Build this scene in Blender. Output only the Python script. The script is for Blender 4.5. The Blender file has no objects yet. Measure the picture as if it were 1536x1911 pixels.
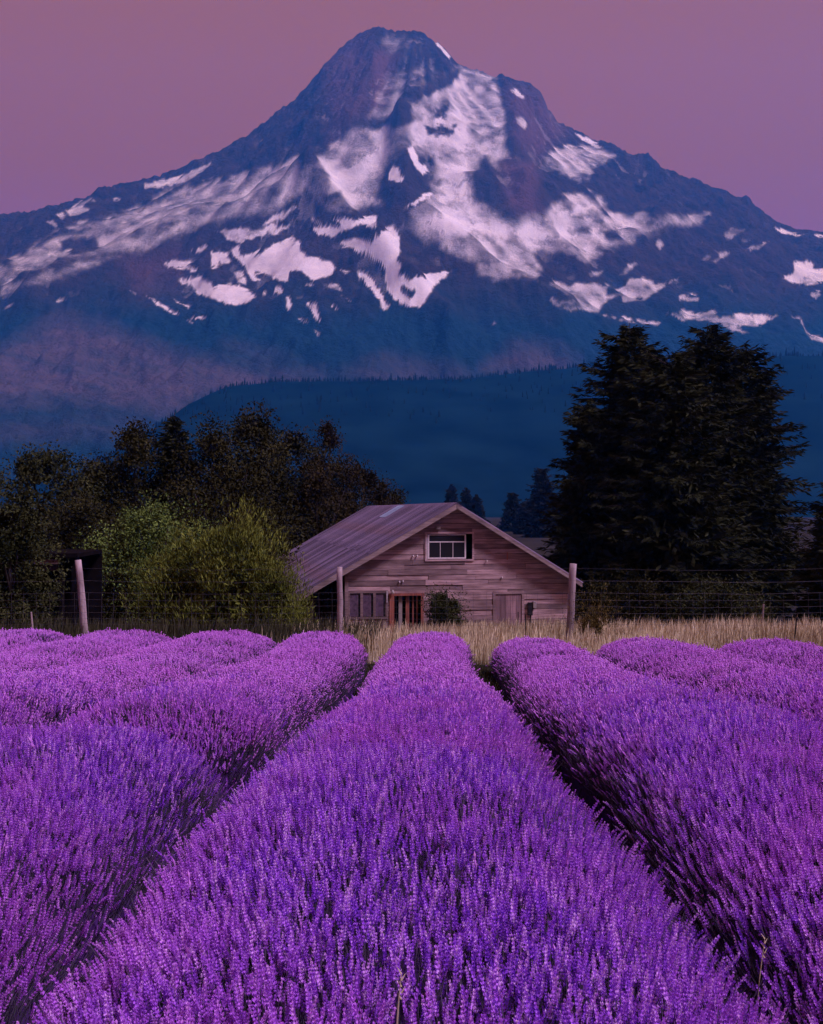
import bpy, math, random
import numpy as np
from mathutils import Vector, Matrix, Euler

random.seed(7)
rng = np.random.default_rng(7)
scene = bpy.context.scene
COL = scene.collection
R = math.radians

# ------------------------------------------------------------------ camera
F_PX = 2000.0            # focal length in photograph pixels (1536 wide)
CX, CY = 768.0, 955.5
EYE = 1.65
cam_d = bpy.data.cameras.new('camera')
cam_d.sensor_fit = 'HORIZONTAL'
cam_d.sensor_width = 36.0
cam_d.lens = 36.0 * F_PX / 1536.0
cam_d.clip_start = 0.05
cam_d.clip_end = 20000.0
cam = bpy.data.objects.new('camera', cam_d)
cam.location = (0, 0, EYE)
cam.rotation_euler = (R(90), 0, 0)
COL.objects.link(cam)
scene.camera = cam

# ------------------------------------------------------------------ world: dusk sky
SUN_EL, SUN_AZ = 52.0, 116.0      # azimuth measured from +Y clockwise: behind the camera
world = bpy.data.worlds.new('World')
scene.world = world
world.use_nodes = True
wn, wl = world.node_tree.nodes, world.node_tree.links
wn.clear()
w_out = wn.new('ShaderNodeOutputWorld')
w_add = wn.new('ShaderNodeAddShader')
w_bg1 = wn.new('ShaderNodeBackground')
w_bg2 = wn.new('ShaderNodeBackground')
w_sky = wn.new('ShaderNodeTexSky')
w_sky.sky_type = 'NISHITA'
w_sky.sun_disc = False
w_sky.sun_elevation = R(SUN_EL)
w_sky.sun_rotation = R(SUN_AZ)
w_sky.air_density = 1.5
w_sky.dust_density = 2.0
w_bg1.inputs['Strength'].default_value = 0.002
w_tc = wn.new('ShaderNodeTexCoord')
w_sep = wn.new('ShaderNodeSeparateXYZ')
w_ramp = wn.new('ShaderNodeValToRGB')
w_bg2.inputs['Strength'].default_value = 1.0
cr = w_ramp.color_ramp
cr.elements[0].position = 0.0
cr.elements[0].color = (0.175, 0.085, 0.330, 1)
cr.elements[1].position = 1.0
cr.elements[1].color = (0.235, 0.095, 0.120, 1)
for pos, c in ((0.20, (0.198, 0.078, 0.300, 1)), (0.30, (0.240, 0.084, 0.105, 1)), (0.42, (0.280, 0.096, 0.035, 1))):
    e = cr.elements.new(pos)
    e.color = c
wl.new(w_tc.outputs['Generated'], w_sep.inputs[0])
wl.new(w_sep.outputs['Z'], w_ramp.inputs[0])
wl.new(w_ramp.outputs[0], w_bg2.inputs['Color'])
wl.new(w_sky.outputs[0], w_bg1.inputs['Color'])
wl.new(w_bg1.outputs[0], w_add.inputs[0])
wl.new(w_bg2.outputs[0], w_add.inputs[1])
wl.new(w_add.outputs[0], w_out.inputs['Surface'])

# ------------------------------------------------------------------ soft after-sunset light
sun_d = bpy.data.lights.new('sun', 'SUN')
sun_d.energy = 4.4
sun_d.angle = R(12)
sun_d.color = (0.72, 0.58, 1.0)
sun = bpy.data.objects.new('sun', sun_d)
_az = R(SUN_AZ)
_d = Vector((math.sin(_az) * math.cos(R(SUN_EL)), math.cos(_az) * math.cos(R(SUN_EL)), math.sin(R(SUN_EL))))
sun.rotation_euler = _d.to_track_quat('Z', 'Y').to_euler()
sun.location = (0, -5, 20)
COL.objects.link(sun)

# ------------------------------------------------------------------ exposure and render settings
scene.view_settings.view_transform = 'Standard'
scene.view_settings.look = 'None'
scene.view_settings.exposure = 0.0
scene.view_settings.gamma = 1.0
scene.view_settings.use_curve_mapping = False
scene.render.engine = 'CYCLES'
cy = scene.cycles
cy.max_bounces = 5
cy.diffuse_bounces = 2
cy.glossy_bounces = 2
cy.transmission_bounces = 3
cy.volume_bounces = 1
cy.transparent_max_bounces = 6
cy.use_denoising = True
cy.use_adaptive_sampling = True
cy.adaptive_threshold = 0.025
cy.adaptive_min_samples = 32
try:
    cy.denoiser = 'OPENIMAGEDENOISE'
    cy.denoising_input_passes = 'RGB_ALBEDO_NORMAL'
except Exception:
    pass

# ================================================================== helpers
HAZE_COL = (0.02, 0.30, 1.0, 1)
HAZE_DENSITY = 0.00018
def px(x, y, d):
    """photograph pixel at distance d along +Y -> world point"""
    return Vector(((x - CX) / F_PX * d, d, EYE + (CY - y) / F_PX * d))

def pxx(x, d):
    return (x - CX) / F_PX * d

def pxz(y, d):
    return EYE + (CY - y) / F_PX * d

_TAB = np.random.default_rng(99).random((256, 256))
def vnoise(x, y, seed=0):
    x = np.asarray(x, float) + seed * 17.31
    y = np.asarray(y, float) + seed * 5.77
    xi, yi = np.floor(x).astype(int), np.floor(y).astype(int)
    fx, fy = x - xi, y - yi
    fx = fx * fx * (3 - 2 * fx); fy = fy * fy * (3 - 2 * fy)
    a = _TAB[xi & 255, yi & 255]; b = _TAB[(xi + 1) & 255, yi & 255]
    c = _TAB[xi & 255, (yi + 1) & 255]; d = _TAB[(xi + 1) & 255, (yi + 1) & 255]
    return (a * (1 - fx) + b * fx) * (1 - fy) + (c * (1 - fx) + d * fx) * fy

def fbm(x, y, octv=5, seed=0, gain=0.5, ridged=False):
    s, amp, tot = 0.0, 1.0, 0.0
    for o in range(octv):
        n = vnoise(x * 2 ** o, y * 2 ** o, seed + o * 3)
        if ridged:
            n = 1 - np.abs(2 * n - 1)
        s = s + amp * n
        tot += amp
        amp *= gain
    return s / tot

def build_mesh(name, V, quads=None, tris=None, mats=(), mat_idx=None, smooth=False, attrs=None):
    V = np.asarray(V, dtype=np.float32).reshape(-1, 3)
    m = bpy.data.meshes.new(name)
    m.vertices.add(len(V))
    m.vertices.foreach_set('co', V.ravel())
    loops, totals = [], []
    if quads is not None and len(quads):
        q = np.asarray(quads, dtype=np.int32).reshape(-1, 4)
        loops.append(q.ravel()); totals.append(np.full(len(q), 4, np.int32))
    if tris is not None and len(tris):
        t = np.asarray(tris, dtype=np.int32).reshape(-1, 3)
        loops.append(t.ravel()); totals.append(np.full(len(t), 3, np.int32))
    if loops:
        L = np.concatenate(loops); T = np.concatenate(totals)
        m.loops.add(len(L)); m.loops.foreach_set('vertex_index', L)
        m.polygons.add(len(T))
        st = np.concatenate(([0], np.cumsum(T)[:-1])).astype(np.int32)
        m.polygons.foreach_set('loop_start', st)
        try:
            m.polygons.foreach_set('loop_total', T)
        except Exception:
            pass
        if mat_idx is not None:
            m.polygons.foreach_set('material_index', np.asarray(mat_idx, dtype=np.int32))
        m.polygons.foreach_set('use_smooth', np.full(len(T), bool(smooth)))
    for mt in mats:
        m.materials.append(mt)
    if attrs:
        for k, a in attrs.items():
            at = m.attributes.new(k, 'FLOAT', 'POINT')
            at.data.foreach_set('value', np.asarray(a, dtype=np.float32).ravel())
    m.update(calc_edges=True)
    m.validate()
    return m

def link(name, data, parent=None, loc=None, rot=None, scale=None):
    o = bpy.data.objects.new(name, data)
    COL.objects.link(o)
    if parent is not None:
        o.parent = parent
    if loc is not None:
        o.location = loc
    if rot is not None:
        o.rotation_euler = rot
    if scale is not None:
        o.scale = scale
    return o

def thing(name, label, cat, loc=(0, 0, 0), rotz=0.0, group=None):
    o = link(name, None, loc=loc, rot=(0, 0, rotz))
    o['label'] = label
    o['category'] = cat
    if group:
        o['group'] = group
    return o

def tag(o, label, cat, group=None):
    o['label'] = label
    o['category'] = cat
    if group:
        o['group'] = group
    return o

class MB:
    """collects simple solids into one mesh"""
    def __init__(self):
        self.v = []; self.f = []
    def box(self, x0, x1, y0, y1, z0, z1):
        b = len(self.v)
        self.v += [(x0, y0, z0), (x1, y0, z0), (x1, y1, z0), (x0, y1, z0), (x0, y0, z1), (x1, y0, z1), (x1, y1, z1), (x0, y1, z1)]
        self.f += [(b, b + 3, b + 2, b + 1), (b + 4, b + 5, b + 6, b + 7), (b, b + 1, b + 5, b + 4), (b + 1, b + 2, b + 6, b + 5), (b + 2, b + 3, b + 7, b + 6), (b + 3, b, b + 4, b + 7)]
        return self
    def prism(self, poly, y0, y1):
        """poly in (x,z), extruded along y"""
        n = len(poly); b = len(self.v)
        self.v += [(p[0], y0, p[1]) for p in poly] + [(p[0], y1, p[1]) for p in poly]
        self.f.append(tuple(b + i for i in range(n)))
        self.f.append(tuple(b + n + i for i in reversed(range(n))))
        for i in range(n):
            j = (i + 1) % n
            self.f.append((b + j, b + i, b + n + i, b + n + j))
        return self
    def tube(self, pts, rad, sides=6):
        pts = [Vector(p) for p in pts]
        b = len(self.v); n = len(pts)
        for i, p in enumerate(pts):
            t = (pts[min(i + 1, n - 1)] - pts[max(i - 1, 0)]).normalized()
            a = t.cross(Vector((0, 0, 1)))
            if a.length < 0.1:
                a = t.cross(Vector((1, 0, 0)))
            a.normalize(); c = t.cross(a)
            r = rad[i] if hasattr(rad, '__len__') else rad
            for k in range(sides):
                an = 2 * math.pi * k / sides
                self.v.append(tuple(p + (a * math.cos(an) + c * math.sin(an)) * r))
        for i in range(n - 1):
            for k in range(sides):
                k2 = (k + 1) % sides
                self.f.append((b + i * sides + k, b + i * sides + k2, b + (i + 1) * sides + k2, b + (i + 1) * sides + k))
        self.f.append(tuple(b + k for k in reversed(range(sides))))
        self.f.append(tuple(b + (n - 1) * sides + k for k in range(sides)))
        return self
    def mesh(self, name, mat, smooth=False, bevel=0.0):
        m = bpy.data.meshes.new(name)
        m.from_pydata(self.v, [], self.f)
        if bevel:
            import bmesh
            bm = bmesh.new(); bm.from_mesh(m)
            bmesh.ops.recalc_face_normals(bm, faces=bm.faces)
            bmesh.ops.bevel(bm, geom=bm.edges[:], offset=bevel, segments=1, affect='EDGES', profile=0.6)
            bm.to_mesh(m); bm.free()
        else:
            import bmesh
            bm = bmesh.new(); bm.from_mesh(m)
            bmesh.ops.recalc_face_normals(bm, faces=bm.faces)
            bm.to_mesh(m); bm.free()
        m.materials.append(mat)
        if smooth:
            m.polygons.foreach_set('use_smooth', [True] * len(m.polygons))
        return m
    def build(self, name, mat, parent=None, smooth=False, bevel=0.0, **kw):
        return link(name, self.mesh(name, mat, smooth, bevel), parent, **kw)

# ------------------------------------------------------------------ materials
def new_mat(name):
    m = bpy.data.materials.new(name)
    m.use_nodes = True
    n = m.node_tree.nodes; l = m.node_tree.links
    n.clear()
    out = n.new('ShaderNodeOutputMaterial')
    b = n.new('ShaderNodeBsdfPrincipled')
    l.new(b.outputs[0], out.inputs['Surface'])
    b.inputs['Roughness'].default_value = 0.85
    b.inputs['Specular IOR Level'].default_value = 0.2
    return m, n, l, b, out

def noise_node(n, l, scale, detail=4, coord='Object', stretch=None, rough=0.55):
    tc = n.new('ShaderNodeTexCoord')
    src = tc.outputs[coord]
    if stretch is not None:
        mp = n.new('ShaderNodeMapping')
        mp.inputs['Scale'].default_value = stretch
        l.new(src, mp.inputs[0]); src = mp.outputs[0]
    t = n.new('ShaderNodeTexNoise')
    t.inputs['Scale'].default_value = scale
    t.inputs['Detail'].default_value = detail
    t.inputs['Roughness'].default_value = rough
    l.new(src, t.inputs['Vector'])
    return t.outputs['Fac']

def ramp_node(n, l, fac, stops):
    r = n.new('ShaderNodeValToRGB')
    e = r.color_ramp.elements
    while len(e) < len(stops):
        e.new(0.5)
    for k, (p, c) in enumerate(stops):
        e[k].position = p
        e[k].color = (*c, 1) if len(c) == 3 else c
    l.new(fac, r.inputs[0])
    return r.outputs[0]

def math_node(n, l, op, a, b=None, clamp=False):
    m = n.new('ShaderNodeMath'); m.operation = op; m.use_clamp = clamp
    for k, v in enumerate((a, b)):
        if v is None:
            continue
        if isinstance(v, (int, float)):
            m.inputs[k].default_value = v
        else:
            l.new(v, m.inputs[k])
    return m.outputs[0]

def mix_col(n, l, fac, a, b, mode='MIX'):
    m = n.new('ShaderNodeMix'); m.data_type = 'RGBA'; m.blend_type = mode
    if isinstance(fac, (int, float)):
        m.inputs[0].default_value = fac
    else:
        l.new(fac, m.inputs[0])
    for k, v in ((6, a), (7, b)):
        if isinstance(v, tuple):
            m.inputs[k].default_value = (*v, 1) if len(v) == 3 else v
        else:
            l.new(v, m.inputs[k])
    return m.outputs[2]

def bump(n, l, b, h, strength=0.4, dist=0.02):
    bp = n.new('ShaderNodeBump')
    bp.inputs['Strength'].default_value = strength
    bp.inputs['Distance'].default_value = dist
    l.new(h, bp.inputs['Height'])
    l.new(bp.outputs[0], b.inputs['Normal'])

def leaf_mat(name, dark, light, scale=1.2, pos=(0.35, 0.7)):
    m, n, l, b, out = new_mat(name)
    f = noise_node(n, l, scale, 3)
    g = n.new('ShaderNodeNewGeometry')
    mixf = math_node(n, l, 'ADD', math_node(n, l, 'MULTIPLY', f, 0.86), math_node(n, l, 'MULTIPLY', g.outputs['Random Per Island'], 0.14))
    c = ramp_node(n, l, mixf, [(pos[0], dark), (pos[1], light)])
    l.new(c, b.inputs['Base Color'])
    b.inputs['Specular IOR Level'].default_value = 0.04
    return m

def wood_mat(name, dark, light, axis='X', scale=1.0, rough=0.85, paint=None):
    m, n, l, b, out = new_mat(name)
    st = {'X': (1.2, 14, 14), 'Z': (14, 14, 1.2), 'Y': (14, 1.2, 14)}[axis]
    oi = n.new('ShaderNodeObjectInfo')
    tc = n.new('ShaderNodeTexCoord')
    off = n.new('ShaderNodeVectorMath'); off.operation = 'ADD'
    cmb = n.new('ShaderNodeCombineXYZ')
    k = math_node(n, l, 'MULTIPLY', oi.outputs['Random'], 37.0)
    for i in range(3):
        l.new(k, cmb.inputs[i])
    l.new(tc.outputs['Object'], off.inputs[0]); l.new(cmb.outputs[0], off.inputs[1])
    mp = n.new('ShaderNodeMapping'); mp.inputs['Scale'].default_value = tuple(s * scale for s in st)
    l.new(off.outputs[0], mp.inputs[0])
    t = n.new('ShaderNodeTexNoise'); t.inputs['Scale'].default_value = 1.0; t.inputs['Detail'].default_value = 6; t.inputs['Roughness'].default_value = 0.65
    l.new(mp.outputs[0], t.inputs['Vector'])
    t2 = n.new('ShaderNodeTexNoise'); t2.inputs['Scale'].default_value = 0.9; t2.inputs['Detail'].default_value = 3
    l.new(off.outputs[0], t2.inputs['Vector'])
    c = ramp_node(n, l, t.outputs['Fac'], [(0.28, dark), (0.72, light)])
    tone = math_node(n, l, 'ADD', math_node(n, l, 'MULTIPLY', oi.outputs['Random'], 0.75), 0.60)
    tone = math_node(n, l, 'MULTIPLY', tone, math_node(n, l, 'ADD', math_node(n, l, 'MULTIPLY', t2.outputs['Fac'], 1.9), 0.05))
    tcol = n.new('ShaderNodeCombineXYZ')
    for i in range(3):
        l.new(tone, tcol.inputs[i])
    c = mix_col(n, l, 1.0, c, tcol.outputs[0], 'MULTIPLY')
    l.new(c, b.inputs['Base Color'])
    b.inputs['Roughness'].default_value = rough
    bump(n, l, b, t.outputs['Fac'], 0.5, 0.01)
    return m

def plain_mat(name, col, rough=0.8, var=0.25, scale=6.0, metal=0.0):
    m, n, l, b, out = new_mat(name)
    f = noise_node(n, l, scale, 5)
    lo = tuple(c * (1 - var) for c in col); hi = tuple(min(1, c * (1 + var)) for c in col)
    l.new(ramp_node(n, l, f, [(0.3, lo), (0.7, hi)]), b.inputs['Base Color'])
    b.inputs['Roughness'].default_value = rough
    b.inputs['Metallic'].default_value = metal
    return m

# ================================================================== ground
_gy = np.array([-200, 0, 4, 7.3, 13, 19.5, 23, 30, 36, 42, 55, 100, 20000], float)
_gz = np.array([0, 0, -0.02, -0.30, -0.85, -1.12, -1.17, -1.85, -2.7, -3.6, -3.8, -3.8, -3.8], float)
_dy = np.arange(-60, 140, 0.25)
_dz = np.interp(_dy, _gy, _gz)
_k = np.exp(-0.5 * (np.arange(-16, 17) * 0.25 / 1.3) ** 2); _k /= _k.sum()
_dz = np.convolve(np.pad(_dz, 16, mode='edge'), _k, 'valid')
def gz(y):
    return np.interp(y, _dy, _dz)

gx = np.sinh(np.linspace(-1, 1, 141) * 7.0) / math.sinh(7.0) * 2200
gyv = np.concatenate([np.linspace(-40, 60, 201), np.geomspace(62, 3850, 70)])
GX, GY = np.meshgrid(gx, gyv)
GZ = gz(GY) + (fbm(GX * 0.7, GY * 0.7, 3, 5) - 0.5) * 0.10
nx, ny = len(gx), len(gyv)
def grid_quads(nx, ny):
    i = np.arange(ny - 1)[:, None] * nx + np.arange(nx - 1)[None, :]
    return np.stack([i, i + 1, i + nx + 1, i + nx], -1).reshape(-1, 4)
m_ground, n, l, b, out = new_mat('ground_soil')
geo = n.new('ShaderNodeNewGeometry'); sp = n.new('ShaderNodeSeparateXYZ'); l.new(geo.outputs['Position'], sp.inputs[0])
f1 = noise_node(n, l, 2.2, 6); f2 = noise_node(n, l, 0.12, 4)
soil = ramp_node(n, l, f1, [(0.3, (0.012, 0.012, 0.008)), (0.7, (0.035, 0.032, 0.018))])
straw = ramp_node(n, l, f1, [(0.3, (0.10, 0.085, 0.05)), (0.7, (0.24, 0.19, 0.12))])
far = ramp_node(n, l, f2, [(0.3, (0.022, 0.022, 0.024)), (0.7, (0.045, 0.042, 0.040))])
edge = math_node(n, l, 'ADD', sp.outputs['Y'], math_node(n, l, 'MULTIPLY', f1, 2.0))
k1 = n.new('ShaderNodeMapRange'); k1.inputs[1].default_value = 20.2; k1.inputs[2].default_value = 21.2; l.new(edge, k1.inputs[0])
k2 = n.new('ShaderNodeMapRange'); k2.inputs[1].default_value = 43; k2.inputs[2].default_value = 47; l.new(sp.outputs['Y'], k2.inputs[0])
k3 = n.new('ShaderNodeMapRange'); k3.inputs[1].default_value = -3.5; k3.inputs[2].default_value = -1.5; l.new(sp.outputs['X'], k3.inputs[0])
strawmix = mix_col(n, l, k3.outputs[0], soil, straw)
c = mix_col(n, l, k1.outputs[0], soil, strawmix)
c = mix_col(n, l, k2.outputs[0], c, far)
l.new(c, b.inputs['Base Color'])
bump(n, l, b, f1, 0.6, 0.05)
b.inputs['Specular IOR Level'].default_value = 0.0
o = link('ground', build_mesh('ground', np.stack([GX, GY, GZ], -1), grid_quads(nx, ny), mats=[m_ground], smooth=True))
o['kind'] = 'structure'
# ================================================================== mountain
DM = 5750.0      # drawing units of the face; MK turns them into metres
MK = 0.60
SIL = [(-700, 560), (-400, 480), (-150, 430), (0, 400), (60, 393), (150, 370), (205, 350), (262, 337), (300, 328), (350, 305), (400, 284), (440, 265), (480, 240), (520, 207), (556, 180), (580, 152), (605, 120), (622, 103), (640, 86), (655, 72), (672, 60), (688, 52), (706, 49), (725, 55), (745, 58), (762, 56), (785, 58), (798, 64), (812, 76), (826, 88), (838, 100), (846, 110), (858, 122), (880, 126), (900, 132), (922, 143), (934, 137), (950, 142), (970, 150), (990, 156), (1005, 164), (1014, 180), (1022, 204), (1040, 226), (1060, 236), (1085, 246), (1110, 262), (1130, 264), (1150, 275), (1175, 290), (1190, 297), (1205, 303), (1220, 306), (1240, 322), (1275, 338), (1320, 362), (1370, 388), (1420, 408), (1470, 424), (1536, 434), (1700, 470), (1950, 530), (2300, 620)]
sil_x = np.array([pxx(p[0], DM) for p in SIL]); sil_z = np.array([pxz(p[1], DM) for p in SIL])
MX = np.linspace(-3100, 3100, 820); MY = np.concatenate([np.linspace(2350, 5200, 300), np.linspace(5206, 5900, 150), np.linspace(5930, 6330, 14)])
X, Y = np.meshgrid(MX, MY)
Pz = np.interp(MX, sil_x, sil_z)
Pz_s = np.convolve(np.pad(Pz, 40, mode='edge'), np.ones(81) / 81, 'valid')
t = np.clip((DM - Y) / (DM - 2500.0), 0, 1.05)
# towards the foot the profile becomes broader and smoother
wcrest = np.exp(-t / 0.10)
prof = Pz[None, :] * wcrest + Pz_s[None, :] * (1 - wcrest)
zb = -60.0
g = np.clip(1 - t, 0, 1) ** 1.45
Z = zb + (prof - zb) * g
back = np.clip(Y - DM, 0, None)
Z = np.where(Y > DM, Pz[None, :] - back * 0.75, Z)

def proj(X, Y, Z):
    return CX + X / Y * F_PX, CY - (Z - EYE) / Y * F_PX

def seg_dist(U, V, pts):
    best = np.full(U.shape, 1e9)
    for (x0, y0), (x1, y1) in zip(pts[:-1], pts[1:]):
        dx, dy = x1 - x0, y1 - y0
        q = np.clip(((U - x0) * dx + (V - y0) * dy) / (dx * dx + dy * dy + 1e-9), 0, 1)
        best = np.minimum(best, np.hypot(U - x0 - q * dx, V - y0 - q * dy))
    return best

U, V = proj(X, Y, Z)
face = np.clip(t / 0.06, 0, 1) * np.clip((1.02 - t) / 0.15, 0, 1) * (Y <= DM)
# spurs and cleavers that stand out of the face (height in m, half width in photo px)
for amp, w, pts in ((95, 30, [(575, 360), (470, 422), (380, 440), (290, 468), (200, 520), (60, 580)]),
                    (95, 26, [(575, 360), (640, 420), (700, 470), (760, 560), (840, 640)]),
                    (110, 26, [(748, 262), (760, 330), (750, 400), (830, 468), (905, 522), (1060, 620)]),
                    (60, 20, [(700, 60), (690, 140), (650, 240)]),
                    (80, 24, [(940, 150), (970, 240), (960, 330), (985, 400)]),
                    (70, 28, [(1140, 300), (1250, 345), (1400, 420)]),
                    (60, 26, [(1180, 458), (1250, 424), (1330, 440), (1430, 470)]),
                    (60, 30, [(890, 350), (930, 400), (1000, 410)]),
                    (50, 22, [(850, 130), (800, 170), (760, 225)]),
                    (45, 26, [(280, 345), (200, 390), (60, 470)])):
    dd = seg_dist(U, V, pts)
    Z += face * amp * np.exp(-(dd / w) ** 2 * 0.9)
# ribs running down the fall line, crags and gullies
ang = np.arctan2(X - 60, DM + 250 - Y)
rad = np.hypot(X - 60, DM + 250 - Y)
rib = fbm(ang * 11, rad / 900, 5, 3, 0.55, ridged=True) - 0.55
Z += face * rib * 85
Z += face * (fbm(X / 260 + 0.25 * Y / 260, Y / 260, 6, 8, 0.56, ridged=True) - 0.55) * 125
Z += np.clip(t / 0.01, 0.12, 1) * (Y <= DM) * (fbm(X / 44, Y / 44, 4, 15, 0.62, ridged=True) - 0.5) * 40 * np.clip(1.1 - t, 0.3, 1)
Z += (np.abs(Y - DM) < 60) * (fbm(X / 34, X * 0 + 3.3, 4, 21, 0.65) - 0.5) * 40
U, V = proj(X, Y, Z)

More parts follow.
